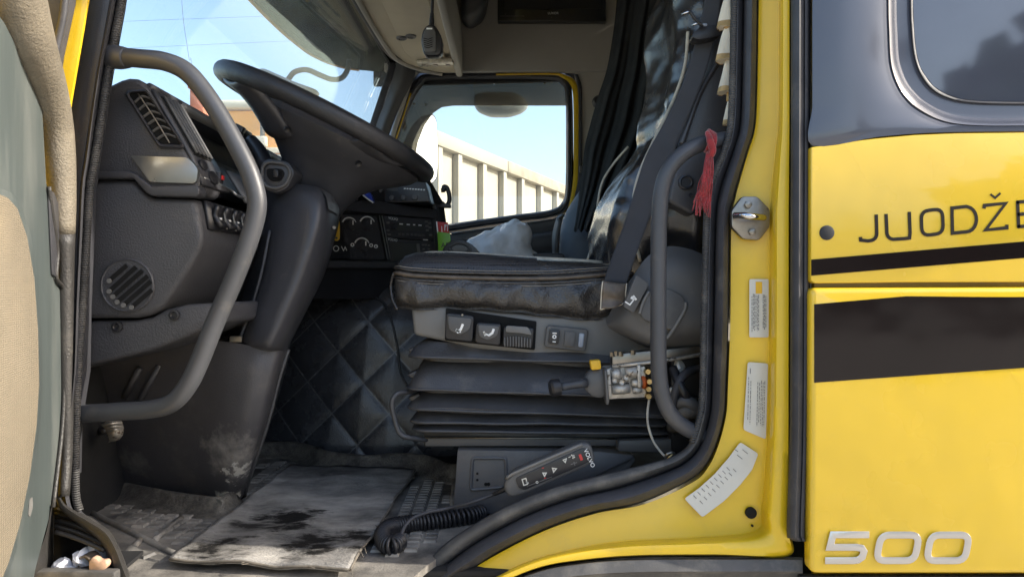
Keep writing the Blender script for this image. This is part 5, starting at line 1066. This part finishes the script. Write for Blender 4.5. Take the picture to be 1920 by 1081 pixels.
for r in Gk:
    for k, p in enumerate(r):
        amp = .006
        wv = .006*nz(Vector((p.x*.7+p.z*.9, p.y*.4, p.z*.5-p.x*.5)), 10, 5)+.013*(.25-abs(nz(Vector((p.x*.9-p.z*.6, p.y*.8, p.z*.9+p.x*.4+p.y*.5)), 11, 8)))+.0025*nz(Vector((p.x+p.z, p.y*.3, p.z)), 30, 2)
        r[k] = p+Vector((-wv*.7, -wv*.9 if p.y < .4 else 0, 0))
bk = gridmesh('backrest', Gk, M['leather_gloss'], seat, closed_u=True, caps=True, smooth=180)
tube('flank_piping', [(1290, 60, .30), (1285, 120, .295), (1268, 175, .29), (1250, 215, .275), (1228, 260, .262), (1205, 310, .256), (1192, 350, .254), (1187, 390, .256), (1190, 440, .262), (1200, 490, .275)], .0035, M['pale_piping'], bk, seg=6)
pts = [(1098, 498, .72), (1110, 460, .74), (1118, 420, .75), (1121, 380, .755), (1130, 340, .755), (1152, 305, .755), (1178, 275, .75)]
tube('front_piping', pts, .0032, M['pale_piping'], bk, seg=6)
fp = slab('back_frame', [(1352, -60), (1374, -60), (1372, 130), (1366, 240), (1345, 340), (1300, 405), (1252, 378), (1262, 330), (1290, 230), (1330, 130)], .05, M['plastic_smooth'], seat, Y=.215, bevel=.008, seg=3)
lathe('frame_plug', (1286, 342, .213), (0, -1, 0), [(0, .0145), (.003, .014), (.004, .011), (.002, .009)], M['black'], fp, seg=24)
lathe('frame_plug', (1295, 365, .213), (0, -1, 0), [(0, .004), (.002, .0035)], M['black'], fp, seg=12)
tube('frame_edge', [(1345, 116, .212), (1312, 175, .21), (1290, 235, .208), (1278, 270, .206)], .005, M['plastic_smooth'], fp, seg=8)
slab('lower_flank', [(1190, 400), (1330, 400), (1330, 500), (1200, 500)], .03, M['leather_gloss'], seat, Y=.30, bevel=.01)
# head rest cloth roll at the top of the backrest
# ---- seat belt
M['webbing_pale'] = M['webbing']
bt = thing('seat_belt', 'dark woven seat belt running down across the driver backrest', 'seat belt', W(1150, 580, .2))
bl_ = [(1321, -70), (1321, 0), (1306, 70), (1282, 150), (1248, 225), (1212, 290), (1195, 340), (1170, 420), (1148, 480), (1131, 530)]
br_ = [(1356, -70), (1352, 0), (1342, 60), (1325, 130), (1297, 205), (1270, 270), (1250, 330), (1214, 420), (1192, 480), (1174, 532)]
Yb = [.20, .20, .20, .20, .205, .21, .215, .22, .21, .20]
patch('webbing', [[(a[0], a[1], y+.006), ((a[0]+b[0])/2, (a[1]+b[1])/2, y), (b[0], b[1], y-.006)] for a, b, y in zip(bl_, br_, Yb)], M['webbing'], bt, nu=4, nv=6, thick=.0016)
patch('belt_sleeve', [[(1130, 526, .19), (1152, 530, .186), (1175, 531, .19)], [(1128, 545, .188), (1152, 550, .182), (1173, 548, .188)], [(1127, 562, .192), (1150, 562, .188), (1170, 566, .19)], [(1125, 579, .188), (1150, 577, .18), (1168, 569, .19)]], M['piping'], bt, nu=5, nv=4, thick=.003)
tube('sleeve_stitch', [(1130, 527, .187), (1128, 545, .186), (1127, 562, .189), (1126, 580, .186)], .0012, M['pale_piping'], bt, seg=5); tube('sleeve_stitch', [(1175, 531, .187), (1173, 548, .186), (1168, 569, .188), (1126, 580, .186)], .0012, M['pale_piping'], bt, seg=5)
gd = slab('belt_guide', rnd([(1300, 62), (1318, 46), (1345, 48), (1362, 52), (1352, 66), (1325, 72), (1308, 74), (1298, 70)], 4, 3), .03, M['black'], bt, Y=.165, bevel=.004)
tube('guide_wire', [(1279, 27, .16), (1292, 21, .155), (1303, 36, .155), (1318, 50, .158)], .003, M['black'], gd, seg=6, res=3)
tube('guide_wire', [(1279, 27, .158), (1286, 24, .153), (1293, 22, .153)], .0022, M['chrome'], gd, seg=6, res=2)
tube('guide_wire', [(1298, 48, .155), (1304, 45, .15), (1309, 44, .152)], .0022, M['chrome'], gd, seg=6, res=2)
box('guide_catch', (1321, 47, .158), (.010, .006, .006), M['switch_blue'], gd)
tube('guide_ring', [(1318, 78, .19), (1325, 74, .188), (1328, 66, .188)], .0012, M['chrome'], gd, seg=5)
# ================================================================ valve unit beside the seat
YV = .20
va = thing('brake_valve', 'cast metal valve with black lever and yellow tag bolted beside the seat', 'valve', W(1170, 745, YV+.04))
slab('bracket', [(1148, 664), (1320, 648), (1320, 664), (1250, 678), (1148, 688)], .03, M['steel'], va, Y=YV-.004, bevel=.002)
tube('bracket_edge', [(1148, 687, YV-.006), (1235, 677, YV-.006), (1318, 664, YV-.006)], .0035, M['alu'], va, seg=6, res=1)
slab('housing', rnd([(1135, 690), (1210, 686), (1212, 744), (1138, 748)], 3), .05, M['alu'], va, Y=YV, bevel=.004)
for p in ([(1137, 692), (1144, 690), (1148, 744), (1140, 745)], [(1195, 684), (1202, 684), (1203, 726), (1196, 726)]): slab('flange', p, .02, M['alu'], va, Y=YV-.016, bevel=.002)
for a, b, r in (((1173, 699), (1198, 696), .010), ((1147, 702), (1163, 700), .011), ((1148, 730), (1180, 727), .010), ((1184, 718), (1203, 717), .007), ((1186, 732), (1203, 730), .006)):
    tube('cast_boss', [(a[0], a[1], YV-.006), ((a[0]+b[0])/2, (a[1]+b[1])/2, YV-.007), (b[0], b[1], YV-.006)], r, M['alu'], va, seg=10, res=1)
for x, y in ((1173, 706), (1152, 712), (1165, 716)): lathe('bolt', (x, y, YV-.014), (0, -1, 0), [(0, .0055), (.004, .005), (.002, .0025)], M['alu'], va, seg=10)
for x, y in ((1148, 668), (1156, 666), (1164, 667), (1187, 664)): lathe('nut', (x, y, YV-.006), (0, 0, 1), [(0, .005), (.008, .005)], M['steel'], va, seg=6)
tube('seal_ring', [(1205, 702, YV+.01), (1206, 715, YV-.002), (1208, 732, YV+.01)], .0055, M['orange'], va, seg=8)
for x, y, l in ((1211, 694, .012), (1213, 712, .016), (1212, 726, .014), (1213, 740, .010)): lathe('fitting', (x, y, YV+.012), (0, -1, 0), [(0, .007), (.01, .0075), (l+.01, .005)], M['brass'], va, seg=8)
lathe('rotary_cover', W(1124, 719, YV-.012), (0, 1, 0), [(0, .0), (.0, .022), (.003, .026), (.04, .026)], M['dark_grey'], va, seg=28)
slab('lever_plate', rnd([(1094, 712), (1106, 694), (1139, 689), (1142, 758), (1136, 758), (1134, 741), (1112, 741), (1098, 732)], 6, 3), .02, M['dark_grey'], va, Y=YV-.004, bevel=.003)
slab('side_plate', [(1133, 693), (1138, 693), (1143, 754), (1137, 755)], .05, M['dark_grey'], va, Y=YV-.03, bevel=.002)
tube('lever_arm', [(1100, 717, YV-.012), (1075, 721, YV-.02), (1050, 725, YV-.028)], [.009, .0075, .0075], M['handle'], va, seg=12, res=2)
lathe('lever_knob', W(1049, 725, YV-.028), (-1, -.2, -.12), [(-.002, .008), (0, .0155), (.006, .0165), (.014, .0165), (.018, .013), (.018, 0)], M['black'], va, seg=20)
slab('yellow_tag', [(1106, 676), (1126, 674), (1128, 692), (1109, 694)], .02, M['label_yellow'], va, Y=YV-.026, bevel=.003)
# wiring and hoses behind the grab handle
def cable(name, pts, r, m, label, cat, group=None):
    o = tube(name, pts, r, m, seg=8, res=8); return setp(o, label, cat, group)
cable('drain_cable', [(1217, 748, .20), (1214, 775, .19), (1216, 800, .18), (1226, 828, .17), (1242, 850, .15), (1252, 858, .14)], .0024, M['pale_piping'], 'thin pale cable hanging from the valve down to the sill', 'cable')
cable('hose', [(1262, 690, .2), (1275, 720, .17), (1290, 745, .17), (1310, 750, .2)], .009, M['black'], 'black hose curving under the valve bracket, the uppermost one', 'hose', 'hoses behind the grab handle')
cable('hose', [(1312, 690, .22), (1285, 700, .18), (1268, 730, .17), (1262, 770, .18), (1268, 800, .2)], .008, M['rubber'], 'black hose looping downwards next to the grab handle bend', 'hose', 'hoses behind the grab handle')
cable('hose', [(1262, 760, .19), (1285, 752, .17), (1305, 765, .17), (1318, 790, .2)], .012, M['dark_grey'], 'thick dark grey hose at the foot of the bundle by the seal', 'hose', 'hoses behind the grab handle')
cable('hose', [(1262, 800, .24), (1280, 775, .18), (1306, 770, .175), (1330, 780, .2)], .014, M['rubber_dusty'], 'dusty grey hose behind the lower bend of the grab handle', 'hose', 'hoses behind the grab handle')
for k, (x, y, lab) in enumerate(((1272, 688, 'crumpled yellowish tape wrap on the wiring under the bracket'), (1264, 735, 'small pale tape scrap low on the wiring bundle'))):
    crumple('tape_wrap', circ(x, y, 12-4*k, 12, 16-6*k), .21, .02, M['piping'] if False else M['sticker'], lab, 'tape', 11+k, .007)
bx_ = box('wiring_box', (1300, 740, .33), (.12, .12, .22), M['black'], None, bevel=.01); setp(bx_, 'black wiring box in the dark corner behind the grab handle', 'wiring box')
nt = thing('cable_tie', 'small pale metal clip on the sill below the valve', 'clip', W(1252, 862, .12))
tube('clip_loop', [(1248, 862, .11), (1250, 852, .105), (1258, 848, .105), (1264, 850, .108)], .003, M['steel'], nt, seg=6); tube('clip_tail', [(1250, 862, .107), (1255, 856, .104), (1262, 850, .106)], .002, M['brass'], nt, seg=6)
wt = box('seal_clip', (1311, 795, .078), (.008, .006, .028), M['sticker'], None, rot=(0, .25, 0), bevel=.003); setp(wt, 'small pale worn patch clip on the door seal by the handle end', 'clip')
# ================================================================ suspension remote and its cord
YQ = .115
rc = thing('remote_control', 'black wired remote control lying on the sill below the seat', 'remote control', W(1030, 915, YQ+.02))
rcb = slab('case', rnd([(944, 905), (962, 884), (1090, 829), (1108, 832), (1117, 862), (1105, 872), (985, 926), (958, 934), (946, 922)], [10, 8, 8, 8, 8, 8, 8, 8, 8], 4), .03, M['dark_grey'], rc, Y=YQ, bevel=.006, seg=3)
slab('keypad', rnd([(966, 896), (1092, 839), (1106, 842), (1110, 858), (1100, 868), (984, 918), (972, 914)], 5, 3), .003, M['black'], rc, Y=YQ-.002, bevel=.001)
tube('case_rib', [(950, 896, YQ-.001), (964, 886, YQ-.003), (1030, 858, YQ-.003), (1092, 832, YQ-.002)], .0028, M['grey_plastic'], rc, seg=6, res=2)
Rk = YQ-.0032
text('maker_name', 'VOLVO', W(1094, 843, Rk), (.42, 0, -.91), (.91, 0, .42), .0075, M['white'], rc)
def mark(ls, m='white', w=2.0): stroke('key_symbol', ls, w*.75, Rk, .0008, M['sticker' if m == 'white' else m], rc)
mark([([(1087, 851), (1091, 862)], 5)], 'red')
mark([[(1071, 852), (1078, 857)], [(1074, 859), (1076, 852)]], 'white', 3); mark([[(1066, 857), (1070, 855)]]); mark([[(1055, 862), (1062, 859), (1060, 866), (1056, 862)]], 'white', 2.5)
mark([[(1036, 877), (1043, 878), (1038, 884), (1036, 877)]], 'white', 3); mark([[(1018, 886), (1024, 886), (1021, 892), (1018, 886)]], 'white', 3); mark([[(1070, 870), (1082, 866)], [(1076, 865), (1078, 872)]], 'ink_pale', 2)
mark([[(979, 898), (986, 896), (989, 907), (982, 909), (979, 898)], [(986, 902), (991, 905)]], 'white', 2.6); mark([[(988, 911), (1035, 893)]], 'ink_pale', 1.2); mark([circ(1007, 903.5, 2, 8)+[circ(1007, 903.5, 2, 8)[0]]], 'white', 1.6); mark([[(1016, 877), (1020, 876)], [(1020, 896), (1024, 895)]], 'red', 1.6)
cd = thing('coiled_cord', 'black coiled cord of the remote lying on the mat', 'cord', FL(750, 1010))
tube('plain_lead', [(948, 916, YQ+.012), (938, 920, YQ+.02), (920, 928, YQ+.03), (880, 942, YQ+.03), (840, 952, .16), (800, 960, .15), (772, 972, .14), (757, 990, .13), (750, 1010, .12)], .0032, M['rubber'], cd, seg=8, res=6)
tube('strain_relief', [(950, 914, YQ+.012), (938, 920, YQ+.018), (926, 926, YQ+.026)], [.0055, .005, .0035], M['black'], cd, seg=8)
core = spl([FL(x, y, .02) for x, y in ((748, 1014), (735, 1022), (722, 1016), (718, 1002), (728, 990), (748, 984), (775, 980), (805, 977), (840, 972), (880, 966), (905, 960))], 14)
fr = frames(core); n = len(core); hp = []
tot = 26*(n-1)//10*3
for k in range(n*5):
    t = k/(n*5-1)*(n-1); i = min(int(t), n-2); f = t-i; p = core[i].lerp(core[i+1], f); u = fr[i][0].lerp(fr[i+1][0], f); w = fr[i][1].lerp(fr[i+1][1], f); a = k/(n*5-1)*2*PI*46
    hp.append(p+(u*math.cos(a)+w*math.sin(a))*.0135)
tube('coil', hp, .0034, M['black'], cd, seg=6, res=1)
# ================================================================ things on and beyond the passenger side
ps = thing('second_seat', 'dark passenger seat with grey blue shoulder half hidden by the curtain', 'seat', W(1110, 600, 1.8))
M['seat_blue'] = mat('grey_blue_seat_cloth', (.10, .125, .16), .6, var=.15, vs=10, bump=.3, bs=300)
patch('backrest', [[(1102, 352, 1.72), (1090, 362, 1.66), (1100, 380, 1.60), (1150, 380, 1.58)], [(1078, 385, 1.72), (1066, 400, 1.66), (1085, 410, 1.60), (1150, 410, 1.58)], [(1068, 420, 1.72), (1056, 430, 1.66), (1075, 440, 1.60), (1150, 440, 1.58)], [(1064, 470, 1.72), (1053, 480, 1.66), (1070, 490, 1.60), (1150, 490, 1.58)], [(1062, 520, 1.72), (1052, 530, 1.66), (1068, 540, 1.60), (1150, 540, 1.58)]], M['seat_blue'], ps, thick=.02)
patch('side_bolster', [[(1058, 402, 1.90), (1048, 408, 1.84), (1052, 415, 1.80)], [(1046, 425, 1.90), (1040, 440, 1.84), (1046, 445, 1.80)], [(1044, 480, 1.90), (1040, 490, 1.84), (1044, 500, 1.80)]], M['dark_grey'], ps, thick=.02)
slab('cushion', rnd([(850, 478), (1060, 474), (1060, 520), (850, 520)], 10), .48, M['plastic_smooth'], ps, Y=1.55, bevel=.03, seg=3)
slab('base', [(880, 521), (1060, 521), (1060, 640), (880, 640)], .4, M['black'], ps, Y=1.6, bevel=.01)
pb2 = thing('passenger_belt', 'black passenger seat belt with buckle hanging beside the far pillar', 'seat belt', W(1085, 345, 2.1))
patch('webbing', [[(1120, 180, 2.16), (1132, 180, 2.16)], [(1110, 240, 2.14), (1128, 240, 2.14)], [(1098, 300, 2.12), (1116, 302, 2.12)], [(1082, 350, 2.10), (1104, 352, 2.10)], [(1068, 400, 2.08), (1092, 400, 2.08)]], M['webbing'], pb2, nu=3, nv=4, thick=.003)
slab('buckle', rnd([(1087, 309), (1107, 315), (1103, 328), (1086, 322)], 3), .02, M['black'], pb2, Y=2.09, bevel=.003); lathe('pivot', (1122, 192, 2.17), (0, -1, 0), [(0, .03), (.02, .028), (.03, .02)], M['black'], pb2, seg=16)
# curtain
ct_ = [(1158, 1290), (1156, 1275), (1150, 1262), (1138, 1256), (1122, 1252), (1108, 1246), (1096, 1225), (1090, 1190), (1080, 1140), (1076, 1128)]
cyv = [-80, 0, 60, 130, 180, 230, 280, 340, 410, 432]
G = []
vv = spl([Vector((a, b, y)) for (a, b), y in zip(ct_, cyv)], 5)
for q in vv:
    row = []
    for i in range(121):
        u = i/120; px = q.x+(q.y-q.x)*u; am = .018*(.35+.65*(q.z+80)/500)
        Y = 1.45-.35*u+am*(1.5*math.sin(u*27+.9*math.sin(u*9+q.z*.004))+.6*math.sin(u*61+1.7+q.z*.003))
        row.append(W(px, q.z+3*math.sin(u*30), Y))
    G.append(row)
cn = gridmesh('curtain', G, M['curtain'], thick=.002, smooth=180); setp(cn, 'black mesh curtain hanging in folds behind the driver seat', 'curtain')
# white bag on the passenger seat
bgp = [[(868, 478, 1.62), (885, 476, 1.55), (920, 478, 1.52), (960, 480, 1.52), (1000, 482, 1.55), (1008, 478, 1.62)], [(868, 462, 1.64), (888, 455, 1.58), (920, 452, 1.54), (960, 455, 1.53), (992, 460, 1.55), (998, 462, 1.62)], [(880, 450, 1.66), (905, 440, 1.62), (935, 432, 1.58), (965, 425, 1.56), (990, 430, 1.58), (995, 440, 1.64)], [(900, 447, 1.70), (925, 434, 1.68), (945, 422, 1.66), (962, 414, 1.64), (985, 418, 1.66), (990, 428, 1.70)], [(900, 470, 1.78), (925, 450, 1.78), (945, 440, 1.78), (962, 432, 1.78), (985, 435, 1.78), (990, 440, 1.78)]]
bgo = patch('plastic_bag', bgp, M['bag'], None, nu=8, nv=8, disp=lambda u, v, p: .016*nz(p, 14, 2)+.008*abs(nz(p, 34, 5)), smooth=60); setp(bgo, 'crumpled white plastic bag lying on the passenger seat', 'bag')
# television on the far wall
tv = thing('television', 'flat black television fixed high on the far wall', 'television', W(1035, 40, 2.2))
slab('bezel', rect(933, -95, 1136, 40, 2), .04, M['screen'], tv, Y=2.19, bevel=.003)
slab('screen', rect(946, -85, 1126, 17), .002, M['tv_screen'], tv, Y=2.187, bevel=0)
text('maker_name', 'LUXOR', W(1027, 27, 2.187), (1, 0, 0), (0, 0, 1), .011, M['white'], tv)
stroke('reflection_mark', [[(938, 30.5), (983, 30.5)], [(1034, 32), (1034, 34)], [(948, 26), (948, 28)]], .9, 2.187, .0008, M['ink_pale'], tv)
# hand microphone
ymc = .80
mc = thing('hand_microphone', 'black hand microphone hanging on its cord under the overhead shelf', 'microphone', W(810, 105, ymc))
slab('body', rnd([(800, 47), (812, 44), (821, 55), (829, 72), (829, 96), (823, 104), (800, 105), (794, 100), (789, 78), (792, 58)], 6, 3), .035, M['black'], mc, Y=ymc, bevel=.008, seg=3)
slab('face_plate', rnd([(800, 50), (810, 48), (817, 60), (818, 97), (796, 98), (791, 78), (794, 60)], 6, 3), .006, M['dark_grey'], mc, Y=ymc-.004, bevel=.003)
for k in range(5): stroke('grille_slot', [[(794+k*.4, 72+k*4), (803, 74+k*4), (811, 71+k*4)]], 1.4, ymc-.0052, .001, M['hole'], mc)
slab('talk_key', rnd([(820, 62), (826, 64), (831, 82), (828, 92), (823, 92)], 4, 3), .02, M['dark_grey'], mc, Y=ymc+.006, bevel=.004)
box('name_plate', (805, 54, ymc-.005), (.016, .002, .004), M['white'], mc, bevel=.0005)
tube('cord', [(812, -60, ymc+.02), (811, 0, ymc+.018), (810, 28, ymc+.016), (809, 46, ymc+.016)], .004, M['black'], mc, seg=8); tube('strain_relief', [(810, 25, ymc+.016), (809.5, 36, ymc+.016), (809, 47, ymc+.016)], [.005, .0065, .0075], M['black'], mc, seg=8)
# ================================================================ tassels
tf = thing('tassel_fringe', 'cream tassel fringe hanging along the top of the door pillar', 'fringe', W(1362, 240, .15))
YT = .135
def tassel(top, bot, lx, rx, tan):
    L = []
    h = bot-top
    for k in range(9):
        t = k/8; w = .28+.72*t**.8; cx = (lx+rx)/2+(1-t)*6; hw = (rx-lx)/2*w; row = []
        for a in range(18):
            th = a*2*PI/18; q = W(cx+hw*math.cos(th), top+h*t, YT); q.y += hw*math.sin(th)*.0009; j = 1+.10*math.sin(a*5.1+k*.25+top)
            row.append(W(cx, top+h*t, YT).lerp(q, j)+Vector((0, 0, (-.004*random.random() if k == 8 else 0))))
        L.append(row)
    o = loft('tassel', L, M['white_yarn'], tf, smooth=50)
    lathe('binding', W((lx+rx)/2+5, top+2, YT), (0, 0, 1), [(-.004, .0055), (0, .0065), (.004, .0055)], M['tan_yarn'], o, seg=12)
    G2 = [[p+(p-W((lx+rx)/2, bot-h*.06, YT))*.02 for p in L[7]], [p+(p-W((lx+rx)/2, bot, YT))*.03+Vector((0, 0, -.001)) for p in L[8]]]
    loft('tan_ends', G2, M['tan_yarn'], o, caps=False)
for t in ((-14, 50, 1345, 1375, 1), (50, 112, 1341, 1376, 1), (108, 172, 1345, 1375, 0), (182, 232, 1354, 1374, 0)): tassel(*t)
tube('cord', [(1368, -60, YT), (1367, 0, YT), (1367, 110, YT), (1366, 190, YT)], .004, M['tan_yarn'], tf, seg=6)
ry = thing('yarn_tie', 'red yarn tied round the grab handle with loose strands', 'yarn', W(1318, 400, .07))
for k in range(4): 
    c = W(1331+k*1.6-2, 264+k*2, .072); tube('loop', [c+Vector((.004*math.sin(a)*.6+k*.0016-.003, math.cos(a)*.0175, math.sin(a)*.0175)) for a in [q*2*PI/12 for q in range(12)]], .0026, M['red_yarn'], ry, seg=6, res=2, closed=True)
tube('knot', [(1326, 248, .058), (1331, 262, .05), (1336, 280, .05), (1334, 292, .055)], [.004, .006, .0065, .005], M['red_yarn'], ry, seg=10)
for k in range(60):
    x0 = 1330+random.uniform(-5, 6); e = random.uniform(360, 408); dx = random.uniform(-26, 0)
    tube('strand', [(x0, 284, .055), (x0+dx*.15+random.uniform(-4, 4), 315, .052+random.uniform(-.006, .006)), (x0+dx*.5+random.uniform(-5, 5), 345, .055+random.uniform(-.008, .008)), (x0+dx*.8+random.uniform(-5, 5), (345+e)/2, .058), (x0+dx+random.uniform(-5, 5), e, .06+random.uniform(-.008, .008))], random.uniform(.0007, .0013), M['red_yarn'], ry, seg=5, res=4)
